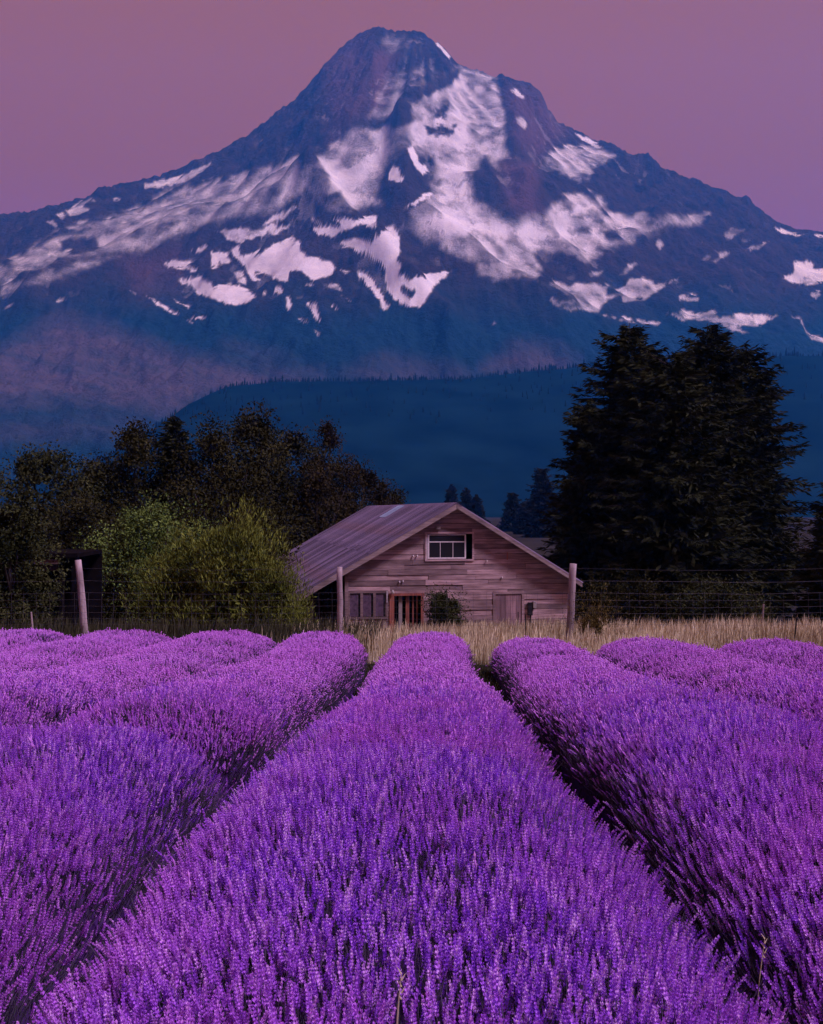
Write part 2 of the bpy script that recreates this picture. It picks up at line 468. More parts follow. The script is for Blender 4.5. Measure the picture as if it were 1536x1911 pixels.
# ---- snow fields and glaciers: outlines on the north face
def Z4(*p): return [(x / 2, y / 2 + 300) for x, y in p]
def Z5(*p): return [(x / 2 + 768, y / 2 + 300) for x, y in p]
def Z6(*p): return [(x / 2.56 + 500, y / 2.56 + 20) for x, y in p]
SNOW = [  # (strength, edge softness px, outline)
 (0.55, 10, [(742, 228), (700, 240), (672, 222), (645, 254), (594, 290), (539, 293), (500, 309), (430, 330), (310, 355), (270, 382), (190, 405), (115, 425), (45, 470), (-60, 520), (-60, 540), (0, 528), (90, 495), (165, 478), (230, 472), (280, 470), (310, 450), (375, 422), (430, 408), (500, 400), (530, 385), (555, 365), (575, 356), (600, 365), (590, 375), (605, 395), (660, 402), (670, 388), (715, 382), (690, 355), (710, 330), (725, 300), (745, 262), (760, 240)]),
 (0.58, 8, [(742, 231), (750, 226), (781, 176), (851, 137), (859, 121), (898, 129), (928, 145), (934, 176), (945, 204), (945, 239), (949, 286), (930, 313), (914, 309), (906, 293), (891, 317), (885, 344), (887, 364), (906, 383), (930, 395), (969, 414), (1008, 414), (1019, 395), (1047, 364), (1100, 356), (1138, 380), (1118, 398), (1200, 398), (1323, 398), (1323, 412), (1288, 425), (1248, 422), (1198, 442), (1173, 462), (1118, 462), (1133, 475), (1093, 492), (1048, 472), (998, 472), (1013, 497), (1008, 515), (1028, 535), (983, 520), (953, 520), (918, 522), (893, 515), (888, 490), (818, 465), (813, 450), (778, 445), (793, 430), (783, 410), (768, 405), (754, 387), (770, 375), (809, 360), (822, 301), (805, 290), (781, 274), (766, 266), (750, 258), (725, 262)]),
 (0.92, 26, [(770, 410), (800, 380), (850, 375), (930, 405), (1060, 420), (1180, 415), (1230, 420), (1140, 455), (1000, 460), (900, 450), (830, 455), (790, 435)]),
 (0.85, 14, [(815, 300), (880, 300), (880, 385), (810, 385)]),
 (0.80, 22, [(640, 290), (720, 255), (780, 240), (830, 190), (880, 195), (900, 260), (880, 310), (810, 280), (740, 275), (700, 330), (690, 370), (600, 370), (580, 340)]),
 (0.85, 16, [(1030, 400), (1060, 372), (1120, 370), (1125, 395), (1090, 410), (1040, 415)]),
 (0.36, 11, [(687, 211), (700, 170), (742, 129), (800, 122), (850, 123), (851, 137), (781, 176), (750, 227), (672, 223)]),
 (0.30, 12, [(700, 62), (735, 62), (790, 66), (800, 90), (760, 110), (720, 100)]),
 (0.5, 8, Z4((0, 460), (180, 400), (330, 365), (460, 350), (330, 410), (130, 470), (0, 500))),
 (0.95, 1.6, Z4((865, 325), (895, 315), (905, 350), (950, 345), (1010, 315), (1070, 295), (1120, 295), (1125, 330), (1150, 350), (1200, 360), (1240, 380), (1255, 405), (1240, 425), (1200, 440), (1160, 440), (1130, 410), (1085, 408), (1075, 450), (1030, 445), (990, 420), (955, 420), (975, 450), (940, 450), (915, 400), (890, 370), (865, 350))),
 (0.95, 1.6, Z4((660, 440), (720, 435), (750, 432), (790, 445), (800, 465), (860, 460), (900, 465), (940, 490), (960, 505), (920, 530), (880, 540), (830, 530), (790, 510), (740, 500), (715, 470), (685, 465))),
 (0.9, 1.6, Z4((615, 380), (660, 368), (690, 370), (740, 405), (730, 412), (680, 402), (620, 395))),
 (0.9, 1.6, Z4((785, 335), (850, 345), (868, 380), (820, 388), (810, 405), (790, 400))),
 (0.8, 1.6, Z4((690, 345), (770, 310), (782, 320), (755, 340))),
 (0.85, 2, Z4((800, 265), (850, 250), (900, 250), (950, 255), (1080, 235), (1085, 245), (1040, 270), (960, 285), (900, 305), (850, 300), (830, 270))),
 (0.75, 2.4, Z4((975, 245), (1010, 215), (1100, 165), (1107, 175), (1060, 215), (1000, 248))),
 (0.95, 1.5, Z4((1155, 208), (1200, 230), (1222, 236), (1200, 238), (1165, 222))),
 (0.95, 1.6, Z4((1170, 240), (1200, 250), (1250, 245), (1280, 240), (1235, 215), (1300, 205), (1340, 215), (1410, 208), (1410, 240), (1340, 240), (1290, 260), (1240, 290), (1190, 280), (1168, 260))),
 (0.95, 1.6, [(628, 455), (650, 445), (697, 445), (700, 428), (735, 425), (745, 440), (748, 470), (742, 480), (752, 492), (745, 505), (768, 515), (800, 510), (833, 505), (838, 512), (815, 530), (800, 555), (785, 575), (765, 572), (745, 565), (725, 545), (718, 520), (722, 500), (690, 478), (660, 465)]),
 (0.9, 1.6, Z4((1330, 410), (1370, 430), (1420, 490), (1455, 540), (1440, 560), (1415, 548), (1430, 540), (1385, 480), (1340, 440))),
 (0.85, 1.5, Z4((1130, 462), (1170, 455), (1175, 468), (1135, 470))),
 (0.7, 2, Z4((1220, 460), (1270, 462), (1280, 485), (1230, 478))),
 (0.85, 1.5, Z4((1270, 408), (1320, 420), (1315, 428))),
 (0.85, 1.5, Z4((1070, 505), (1085, 510), (1090, 540), (1078, 565), (1065, 535))),
 (0.9, 1.5, Z4((1145, 530), (1180, 525), (1195, 570), (1198, 600), (1180, 590))),
 (0.7, 1.5, Z4((1175, 630), (1195, 640), (1190, 668))),
 (0.8, 1.5, Z4((1108, 582), (1150, 598), (1150, 610), (1115, 595))),
 (0.9, 1.5, Z4((1230, 535), (1262, 550), (1258, 560))),
 (0.9, 1.5, Z4((1270, 500), (1312, 525), (1303, 525))),
 (1.0, 1.2, Z4((545, 502), (600, 530), (675, 572), (655, 574), (590, 542))),
 (1.0, 1.2, Z4((480, 480), (510, 496), (500, 500))),
 (0.9, 1.2, Z4((650, 517), (710, 545), (705, 552), (655, 525))),
 (0.9, 1.2, Z4((705, 580), (772, 586), (770, 592), (720, 590))),
 (0.8, 1.2, Z4((690, 595), (725, 603), (720, 610))),
 (0.85, 1.5, Z4((870, 420), (910, 415), (925, 440), (915, 465), (890, 450))),
 (0.8, 1.4, Z4((985, 478), (1000, 490), (988, 503), (978, 500))),
 (0.8, 1.6, Z4((1025, 463), (1050, 463), (1062, 490), (1040, 498), (1025, 490))),
 (0.7, 2, Z4((245, 185), (300, 150), (350, 135), (360, 150), (310, 165), (340, 180), (300, 200), (260, 205))),
 (0.7, 2, Z4((168, 222), (200, 215), (222, 245), (210, 252))),
 (0.7, 2, Z4((210, 200), (235, 188), (250, 205), (232, 225))),
 (0.5, 2, Z4((420, 140), (455, 135), (450, 150), (425, 152))),
 (0.75, 2, Z4((538, 80), (660, 60), (790, 2), (795, 12), (690, 80), (600, 100), (540, 104))),
 (0.6, 2, Z4((10, 548), (50, 530), (60, 535), (20, 555))),
 (0.6, 2, Z4((205, 520), (245, 508), (250, 515), (215, 532))),
 (0.95, 1.4, Z6((660, 640), (690, 640), (720, 710), (772, 780), (740, 785), (700, 740))),
 (0.95, 1.4, Z6((600, 730), (625, 745), (658, 800), (640, 822), (575, 805), (580, 760))),
 (0.95, 1.3, Z6((650, 935), (690, 905), (740, 880), (790, 868), (785, 884), (720, 912))),
 (0.85, 1.6, Z6((1150, 362), (1195, 370), (1232, 412), (1215, 420), (1165, 388))),
 (0.75, 1.8, Z6((1178, 490), (1220, 500), (1246, 540), (1225, 572), (1190, 535))),
 (0.62, 6, Z6((1315, 700), (1380, 652), (1500, 640), (1600, 660), (1680, 690), (1640, 720), (1545, 750), (1550, 820), (1500, 810), (1440, 800), (1360, 760))),
 (0.9, 1.4, [(1072, 247), (1090, 251), (1126, 274), (1118, 278), (1085, 260)]),
 (0.95, 1.2, [(800, 64), (826, 86), (842, 105), (838, 110), (815, 84)]),
 (0.62, 3, Z5((510, 440), (560, 445), (580, 460), (640, 455), (700, 452), (735, 465), (735, 500), (715, 530), (700, 570), (640, 560), (580, 560), (530, 540), (515, 510), (590, 505), (560, 485), (510, 465))),
 (0.66, 2.5, Z5((735, 500), (790, 470), (820, 435), (890, 440), (915, 460), (1020, 430), (945, 470), (870, 520), (790, 528), (780, 500), (700, 540))),
 (0.7, 2, Z5((690, 570), (800, 586), (930, 606), (930, 612), (790, 600))),
 (0.65, 2, Z5((995, 505), (1030, 498), (1080, 512), (1070, 525), (1000, 522))),
 (0.7, 2, Z5((950, 570), (1010, 555), (1060, 570), (1130, 558), (1150, 575), (1240, 570), (1370, 575), (1340, 600), (1290, 618), (1215, 620), (1270, 645), (1200, 635), (1150, 610), (1090, 595), (1010, 595))),
 (0.7, 2, Z5((1410, 580), (1445, 575), (1460, 590), (1470, 630), (1490, 650), (1560, 672), (1560, 684), (1490, 670), (1470, 640), (1450, 595))),
 (0.85, 1.8, Z5((1425, 375), (1480, 365), (1505, 380), (1500, 405), (1570, 395), (1570, 445), (1480, 465), (1430, 460), (1380, 435), (1425, 420))),
 (0.7, 2, Z5((1490, 490), (1520, 485), (1530, 500), (1510, 512), (1488, 505))),
 (0.75, 2, Z5((1245, 335), (1270, 315), (1340, 295), (1320, 310), (1300, 330))),
 (0.9, 1.6, Z5((1345, 240), (1400, 260), (1465, 275), (1440, 282), (1380, 270))),
 (0.85, 1.6, Z5((1500, 272), (1580, 290), (1580, 296), (1520, 286))),
 (0.5, 3, Z5((905, 310), (925, 297), (942, 310), (930, 335))),
 (0.45, 3, Z5((1075, 375), (1100, 350), (1130, 345), (1110, 370))),
 (0.5, 3, Z5((1120, 375), (1160, 340), (1200, 335), (1190, 350), (1140, 380))),
 (0.5, 3, Z5((1165, 260), (1200, 245), (1250, 255), (1200, 290), (1170, 300))),
 (0.5, 3, Z5((1225, 290), (1270, 275), (1290, 285), (1250, 310))),
 (0.55, 3, Z5((780, 425), (800, 390), (845, 380), (830, 400), (800, 430))),
 (0.5, 3, Z5((660, 415), (715, 410), (700, 430), (670, 432))),
 (0.6, 2, Z5((125, 550), (155, 548), (150, 560))),
 (0.6, 2, Z5((290, 602), (315, 605), (305, 613))),
]
HOLES = [(2.5, [(750, 532), (765, 538), (776, 545), (770, 552), (752, 548)]),
         (5, [(112, 450), (140, 444), (178, 447), (182, 462), (150, 468), (118, 464)]),
         (4, [(845, 140), (856, 132), (852, 148), (820, 168), (775, 182), (800, 165)]),
         (4, [(748, 226), (752, 212), (768, 210), (776, 226), (770, 232)]),
         (4, [(812, 205), (836, 196), (832, 214), (812, 220)]), (4, [(795, 238), (850, 236), (835, 250), (800, 248)]),
         (6, [(1118, 436), (1150, 430), (1160, 440), (1130, 447)])]
_unused = [         (4, [(935, 485), (965, 482), (970, 497), (945, 500)])]

def poly_sd(U, V, poly):
    p = np.array(poly + [poly[0]])
    inside = np.zeros(U.shape, bool)
    for (x0, y0), (x1, y1) in zip(p[:-1], p[1:]):
        if y0 == y1:
            continue
        c = ((y0 > V) != (y1 > V)) & (U < (x1 - x0) * (V - y0) / (y1 - y0) + x0)
        inside ^= c
    d = seg_dist(U, V, [tuple(q) for q in p])
    return np.where(inside, d, -d)

def apply_polys(items, out, soft_scale=1.0):
    for s, soft, poly in items:
        a = np.array(poly); m = soft * 3 + 3
        sel = (U > a[:, 0].min() - m) & (U < a[:, 0].max() + m) & (V > a[:, 1].min() - m) & (V < a[:, 1].max() + m) & (Y <= DM + 8)
        if not sel.any():
            continue
        uu, vv = U[sel], V[sel]
        wob = (fbm(uu / 9, vv / 9, 3, 31) - 0.5) * min(soft, 4) * 2.6
        sd = poly_sd(uu, vv, poly) + wob
        val = s * np.clip(0.5 + sd / (2 * soft), 0, 1)
        out[sel] = np.maximum(out[sel], val)
snow = np.zeros(U.shape)
apply_polys(SNOW, snow)
hole = np.zeros(U.shape)
apply_polys([(1.0, s, p) for s, p in HOLES], hole)
snow *= 1 - hole
# thin streaks of snow caught in the upper crags, dirty bands in the glaciers
streak = fbm(U / 5, V / 26, 4, 44) 
snow = np.maximum(snow, np.clip((streak - 0.60) * 5, 0, 0.16) * (V < 330) * (V > 62) * (Y <= DM))
snow *= 1 - np.clip((fbm(U / 26, V / 9, 4, 52) - 0.56) * 3.0, 0, 0.26) * (snow < 0.9)
# snow lies in the hollows, ribs of rock stand clear of it
def blur(a, r_):
    k_ = np.ones(2 * r_ + 1) / (2 * r_ + 1)
    a = np.apply_along_axis(lambda q: np.convolve(np.pad(q, r_, mode='edge'), k_, 'valid'), 1, a)
    return np.apply_along_axis(lambda q: np.convolve(np.pad(q, r_, mode='edge'), k_, 'valid'), 0, a)
hollow = np.clip((blur(blur(Z, 5), 5) - Z) / 16.0, -1, 1)
fine = np.clip((blur(Z, 2) - Z) / 6.0, -1, 1)
mid = np.clip(snow / 0.3, 0, 1) * np.clip((0.97 - snow) / 0.25, 0, 1)
snow = np.clip(snow + mid * 0.26 * blur(hollow, 2), 0, 1)
snow = np.maximum(snow, np.clip(hollow * 1.5 - 0.85, 0, 0.30) * (V < 560) * (Y <= DM) * np.clip((fbm(U / 70, V / 70, 3, 81) - 0.42) * 6, 0, 1))
# the sheets of snow bury the crags under them
U, V = proj(X, Y, Z)
cover = blur(np.clip(snow / 0.45, 0, 1), 2)
Zs = blur(blur(Z, 4), 4)
Z = np.where((Y <= DM - 40), Z * (1 - 0.85 * cover) + Zs * 0.85 * cover, Z)
# low meadows with a pale haze bank painted in, forest below the timber line
meadow_haze = np.zeros(U.shape)
apply_polys([(0.9, 26, [(-80, 700), (20, 640), (110, 592), (200, 612), (330, 662), (480, 690), (600, 700), (560, 740), (420, 735), (330, 770), (150, 750), (-80, 760)]),
             (0.6, 30, [(-40, 800), (120, 785), (260, 790), (200, 810), (0, 815)]),
             (0.55, 24, [(640, 700), (720, 665), (860, 690), (900, 715), (700, 730)]),
             (0.75, 22, [(900, 690), (960, 640), (1020, 640), (1075, 672), (1050, 700)]),
             (0.35, 20, [(480, 680), (420, 640), (520, 660), (600, 700)])], meadow_haze)
meadow_haze *= np.clip(0.55 + 1.3 * (fbm(U / 120 + V / 60, V / 16 - U / 60, 4, 66) - 0.32), 0.1, 0.85)
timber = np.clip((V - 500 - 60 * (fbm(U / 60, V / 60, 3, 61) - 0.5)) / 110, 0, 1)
reds = np.zeros(U.shape)
apply_polys([(0.9, 14, [(690, 90), (740, 100), (720, 190), (690, 215), (690, 150)]),
             (0.8, 14, [(930, 300), (1000, 300), (1010, 400), (985, 408), (950, 380)]),
             (0.8, 18, [(940, 160), (1010, 170), (1060, 245), (1000, 300), (960, 260)]),
             (0.6, 22, [(230, 480), (330, 470), (350, 560), (270, 560)]),
             (0.6, 20, [(600, 100), (690, 60), (690, 200), (620, 260)])], reds)

m_mt, n, l, b, out = new_mat('mountain_rock_and_snow')
def attr(n, name):
    a = n.new('ShaderNodeAttribute'); a.attribute_name = name; return a.outputs['Fac']
fr = noise_node(n, l, 0.02, 8, rough=0.65)
fr2 = noise_node(n, l, 0.085, 6, rough=0.7)
rock = ramp_node(n, l, fr, [(0.3, (0.022, 0.015, 0.014)), (0.7, (0.070, 0.046, 0.044))])
rock = mix_col(n, l, attr(n, 'reds'), rock, (0.15, 0.078, 0.085))
hazy_wood = ramp_node(n, l, fr2, [(0.3, (0.006, 0.026, 0.045)), (0.7, (0.015, 0.060, 0.105))])  # forest colour, blued to paint in the haze lying low
c = mix_col(n, l, attr(n, 'timber'), rock, hazy_wood)
meadow_haze_col = ramp_node(n, l, fr, [(0.3, (0.09, 0.078, 0.12)), (0.7, (0.18, 0.135, 0.18))])  # slope tone tinted mauve, haze bank mixed into the colour
c = mix_col(n, l, attr(n, 'meadow_haze'), c, meadow_haze_col)
sn = math_node(n, l, 'ADD', attr(n, 'snow'), math_node(n, l, 'MULTIPLY', math_node(n, l, 'SUBTRACT', fr, 0.5), 0.22))
kk = n.new('ShaderNodeMapRange'); kk.interpolation_type = 'SMOOTHSTEP'
kk.inputs[1].default_value = 0.06; kk.inputs[2].default_value = 1.0; l.new(sn, kk.inputs[0])
ice = ramp_node(n, l, fr, [(0.25, (0.60, 0.64, 0.76)), (0.75, (0.80, 0.81, 0.90))])
c = mix_col(n, l, kk.outputs[0], c, ice)
l.new(c, b.inputs['Base Color'])
b.inputs['Roughness'].default_value = 0.95
b.inputs['Specular IOR Level'].default_value = 0.05
hmul = math_node(n, l, 'MULTIPLY', fr2, math_node(n, l, 'SUBTRACT', 1.0, math_node(n, l, 'MULTIPLY', kk.outputs[0], 0.9)))
bump(n, l, b, hmul, 1.0, 14.0)
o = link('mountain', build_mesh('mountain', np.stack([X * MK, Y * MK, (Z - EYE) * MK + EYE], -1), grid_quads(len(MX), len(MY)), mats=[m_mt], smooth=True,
         attrs={'snow': snow, 'meadow_haze': meadow_haze, 'timber': timber, 'reds': reds}))
o['kind'] = 'structure'
o['label'] = 'snow-streaked volcanic peak rising behind the field'

# ================================================================== forested hill in front of the mountain
DH = 1900.0
HS = [(-900, 905), (-300, 900), (0, 900), (150, 890), (250, 865), (320, 805), (360, 778), (392, 752), (415, 738), (440, 728), (520, 718), (700, 716), (850, 714), (960, 701), (1090, 688), (1250, 680), (1420, 672), (1536, 673), (1800, 690), (2400, 740)]
hsx = np.array([pxx(p[0], DH) for p in HS]); hsz = np.array([pxz(p[1], DH) for p in HS])
HX = np.linspace(-1400, 1400, 220); HY = np.linspace(960, 2700, 90)
hX, hY = np.meshgrid(HX, HY)
def hill_z(x, y):
    p = np.interp(x, hsx, hsz)
    tt = np.where(y < DH, (DH - y) / 900.0, (y - DH) / 750.0)
    s = np.clip(1 - tt, 0, 1); s = s * s * (3 - 2 * s)
    return -8 + (p + 8) * s + (fbm(x / 160, y / 160, 4, 71) - 0.5) * 22 * np.clip(tt * 6, 0, 1) * np.clip((1 - tt) * 4, 0, 1)
hZ = hill_z(hX, hY)
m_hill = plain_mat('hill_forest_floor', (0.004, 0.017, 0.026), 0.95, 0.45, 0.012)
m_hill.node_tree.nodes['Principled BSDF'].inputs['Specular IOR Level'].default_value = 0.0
o = link('hill', build_mesh('hill', np.stack([hX, hY, hZ], -1), grid_quads(len(HX), len(HY)), mats=[m_hill], smooth=True))
o['kind'] = 'structure'
# the wood on it reads as one mass
NT = 2600
ftx = rng.uniform(-900, 900, NT); fty = np.concatenate([rng.uniform(1855, 1935, 1700), rng.uniform(1500, 1860, NT - 1700)])
ftz = hill_z(ftx, fty) - 1
fh = rng.uniform(6, 12, NT) * np.where(rng.random(NT) < 0.08, 1.5, 1.0); fw = fh * rng.uniform(0.14, 0.22, NT)
S = 5
ang = np.linspace(0, 2 * np.pi, S, endpoint=False)
vs, ts = [], []
for tier, (z0, z1, k) in enumerate(((0.05, 0.70, 1.0), (0.45, 1.0, 0.62))):
    base = np.stack([ftx[:, None] + np.cos(ang + tier) * (fw * k)[:, None], fty[:, None] + np.sin(ang + tier) * (fw * k)[:, None], np.repeat((ftz + fh * z0)[:, None], S, 1)], -1)
    apex = np.stack([ftx, fty, ftz + fh * z1], -1)[:, None, :]
    vs.append(np.concatenate([base, apex], 1))
VV = np.concatenate(vs, 0).reshape(-1, 3)
bi = (np.arange(NT * 2) * (S + 1))[:, None]
tri = np.concatenate([np.stack([bi[:, 0] + k, bi[:, 0] + (k + 1) % S, bi[:, 0] + S], -1) for k in range(S)], 0)
m_far = leaf_mat('far_conifer_needles', (0.0025, 0.008, 0.008), (0.008, 0.020, 0.018), 0.05)
o = link('forest', build_mesh('forest', VV, tris=tri, mats=[m_far]))
o['kind'] = 'stuff'
o['label'] = 'far-off conifer forest covering the dark blue hill'

# ================================================================== haze
mb = MB().box(-2300, 2300, -300, 3920, -60, 1640)
m_hz = bpy.data.materials.new('haze_air')
m_hz.use_nodes = True
n = m_hz.node_tree.nodes; l = m_hz.node_tree.links
n.clear()
out = n.new('ShaderNodeOutputMaterial'); pv = n.new('ShaderNodeVolumePrincipled')
pv.inputs['Color'].default_value = HAZE_COL
pv.inputs['Absorption Color'].default_value = (1, 1, 1, 1)
pv.inputs['Density'].default_value = HAZE_DENSITY
pv.inputs['Anisotropy'].default_value = 0.25
l.new(pv.outputs[0], out.inputs['Volume'])
try:
    m_hz.cycles.homogeneous_volume = True
except Exception:
    pass
o = mb.build('haze', m_hz)
o['kind'] = 'stuff'
o['label'] = 'thin blue evening haze filling the valley'
# ================================================================== lavender
def lavender_flower_mat(name, ramp):
    m, n, l, b, out = new_mat(name)
    oi = n.new('ShaderNodeObjectInfo'); g = n.new('ShaderNodeNewGeometry')
    f = math_node(n, l, 'ADD', math_node(n, l, 'MULTIPLY', oi.outputs['Random'], 0.55), math_node(n, l, 'MULTIPLY', g.outputs['Random Per Island'], 0.45))
    c = ramp_node(n, l, f, ramp)
    mp = n.new('ShaderNodeTexNoise'); mp.inputs['Scale'].default_value = 0.9; mp.inputs['Detail'].default_value = 3
    l.new(g.outputs['Position'], mp.inputs['Vector'])
    c = mix_col(n, l, ramp_node(n, l, mp.outputs['Fac'], [(0.40, (0, 0, 0)), (0.62, (0.6, 0.6, 0.6))]), c, LAV_PATCH)
    l.new(c, b.inputs['Base Color'])
    b.inputs['Roughness'].default_value = 0.7
    b.inputs['Specular IOR Level'].default_value = 0.15
    tr = n.new('ShaderNodeBsdfTranslucent'); mx = n.new('ShaderNodeMixShader'); mx.inputs[0].default_value = 0.25
    l.new(c, tr.inputs['Color']); l.new(b.outputs[0], mx.inputs[1]); l.new(tr.outputs[0], mx.inputs[2]); l.new(mx.outputs[0], out.inputs['Surface'])
    return m
LAV_RAMP = [(0.10, (0.11, 0.016, 0.36)), (0.34, (0.35, 0.080, 0.80)), (0.60, (0.62, 0.22, 0.97)), (0.88, (0.94, 0.66, 1.0))]
LAV_PATCH = (0.70, 0.22, 0.82)
m_flower = lavender_flower_mat('lavender_blossom', LAV_RAMP)
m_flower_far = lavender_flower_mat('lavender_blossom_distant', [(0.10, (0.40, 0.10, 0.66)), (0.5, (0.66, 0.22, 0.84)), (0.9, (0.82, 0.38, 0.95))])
m_stem = plain_mat('lavender_stem', (0.085, 0.060, 0.11), 0.8, 0.3, 20)
m_lleaf = plain_mat('lavender_leaf', (0.050, 0.056, 0.046), 0.8, 0.4, 10)
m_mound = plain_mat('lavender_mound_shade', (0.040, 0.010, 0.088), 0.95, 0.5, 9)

def spike_mesh(name, seed, detail=True, flower=True):
    r = np.random.default_rng(seed)
    V, Q, T, MI = [], [], [], []
    bend = r.uniform(-0.05, 0.05, 2)
    L = 0.30
    def axis(t):          # t 0..1 along the whole spike
        return np.array([bend[0] * t * t, bend[1] * t * t, L * t])
    def add_q(a, b_, c, d, mi):
        k = len(V); V.extend([a, b_, c, d]); Q.append((k, k + 1, k + 2, k + 3)); MI.append(mi)
    w = 0.0016 if detail else 0.0028
    t_head = 0.755 if flower else 1.0
    nst = 3 if detail else 2
    st = []
    ts = np.linspace(0, t_head + (0.05 if flower else 0), nst)
    for tt in ts:
        c = axis(tt)
        st.append([c + np.array([math.cos(a) * w, math.sin(a) * w, 0]) for a in (0, 2.1, 4.2)])
    for i in range(nst - 1):
        for k in range(3):
            add_q(st[i][k], st[i][(k + 1) % 3], st[i + 1][(k + 1) % 3], st[i + 1][k], 0)
    # narrow grey-green leaves at the foot
    for k in range(4 if detail else 2):
        a = r.uniform(0, 6.28); t0 = r.uniform(0.0, 0.35); c = axis(t0)
        d = np.array([math.cos(a), math.sin(a), 1.6]); d /= np.linalg.norm(d)
        s = np.array([-math.sin(a), math.cos(a), 0]) * (0.0022 if detail else 0.003)
        ll = r.uniform(0.03, 0.055)
        add_q(c - s, c + s, c + d * ll + s * 0.2, c + d * ll - s * 0.2, 2)
    if flower:
        if detail:
            nw = 7
            for k in range(nw):
                f = k / (nw - 1)
                tt = t_head + (1 - t_head) * f
                if k == 0 and r.random() < 0.5:
                    tt -= 0.06
                c = axis(tt)
                rad = 0.0075 * (1 - 0.55 * f ** 2) * (0.75 if k == 0 else 1.0)
                for j in range(6):
                    a = j * 1.047 + k * 0.6 + r.uniform(-0.25, 0.25)
                    o_ = np.array([math.cos(a), math.sin(a), 0]); s = np.array([-math.sin(a), math.cos(a), 0]) * 0.0034 * r.uniform(0.8, 1.3)
                    up = np.array([0, 0, 1.0])
                    ln = rad * r.uniform(0.8, 1.35)
                    p0 = c + o_ * 0.0015 - up * 0.003
                    pm = c + o_ * ln * 0.75 + up * 0.003
                    p1 = c + o_ * ln * 1.15 + up * r.uniform(0.006, 0.011)
                    add_q(p0, pm + s, p1, pm - s, 1)
        else:
            for (ta, tm, tb, rr) in ((t_head - 0.04, t_head + 0.07, t_head + 0.16, 0.0075), (t_head + 0.10, t_head + 0.20, 1.02, 0.0068)):
                a0 = r.uniform(0, 6); k0 = len(V)
                V.append(axis(ta)); V.append(axis(tb))
                cm = axis(tm)
                for k in range(4):
                    V.append(cm + np.array([math.cos(a0 + k * 1.571) * rr, math.sin(a0 + k * 1.571) * rr, 0]))
                for k in range(4):
                    T.append((k0, k0 + 2 + (k + 1) % 4, k0 + 2 + k)); T.append((k0 + 1, k0 + 2 + k, k0 + 2 + (k + 1) % 4))
    mi = MI + [1] * len(T)
    return build_mesh(name, V, Q, T, [m_stem, m_flower if detail else m_flower_far, m_lleaf], mi)

N_NEAR, N_FAR = 6, 5
spike_meshes = [spike_mesh('flower_spike_%d' % k, 100 + k, True) for k in range(N_NEAR)] + [spike_mesh('far_spike_%d' % k, 200 + k, False) for k in range(N_FAR)] + [spike_mesh('leaf_shoot_%d' % k, 300 + k, True, False) for k in range(2)]
spike_col = bpy.data.collections.new('spike_shapes')        # source shapes, not part of the scene
for k, m in enumerate(spike_meshes):
    so = bpy.data.objects.new('shape_%02d' % k, m)
    spike_col.objects.link(so)

ng = bpy.data.node_groups.new('scatter_spikes', 'GeometryNodeTree')
ng.interface.new_socket('Geometry', in_out='INPUT', socket_type='NodeSocketGeometry')
ng.interface.new_socket('Geometry', in_out='OUTPUT', socket_type='NodeSocketGeometry')
gi = ng.nodes.new('NodeGroupInput'); go = ng.nodes.new('NodeGroupOutput')
ci = ng.nodes.new('GeometryNodeCollectionInfo')
ci.inputs['Collection'].default_value = spike_col
ci.inputs['Separate Children'].default_value = True
ci.inputs['Reset Children'].default_value = True
iop = ng.nodes.new('GeometryNodeInstanceOnPoints')
iop.inputs['Pick Instance'].default_value = True
def named(nm, ty):
    a = ng.nodes.new('GeometryNodeInputNamedAttribute'); a.data_type = ty
    a.inputs['Name'].default_value = nm
    return a.outputs['Attribute']
ng.links.new(gi.outputs[0], iop.inputs['Points'])
ng.links.new(ci.outputs[0], iop.inputs['Instance'])
ng.links.new(named('shape', 'INT'), iop.inputs['Instance Index'])
ng.links.new(named('turn', 'FLOAT_VECTOR'), iop.inputs['Rotation'])
ng.links.new(named('size', 'FLOAT_VECTOR'), iop.inputs['Scale'])
ng.links.new(iop.outputs[0], go.inputs[0])

def euler_from_dir(D, spin):
    """euler XYZ that turns +Z to D after spinning about Z"""
    ry = np.arccos(np.clip(D[:, 2], -1, 1)); rz = np.arctan2(D[:, 1], D[:, 0])
    # R = Rz(rz) Ry(ry) Rz(spin): convert to XYZ euler through the matrix
    c1, s1, c2, s2, c3, s3 = np.cos(rz), np.sin(rz), np.cos(ry), np.sin(ry), np.cos(spin), np.sin(spin)
    m00 = c1 * c2 * c3 - s1 * s3; m10 = s1 * c2 * c3 + c1 * s3; m20 = -s2 * c3
    m21 = s2 * s3; m22 = c2
    m01 = -c1 * c2 * s3 - s1 * c3; m11 = -s1 * c2 * s3 + c1 * c3
    ey = np.arcsin(np.clip(-m20, -1, 1)); ex = np.arctan2(m21, m22); ez = np.arctan2(m10, m00)
    return np.stack([ex, ey, ez], -1)

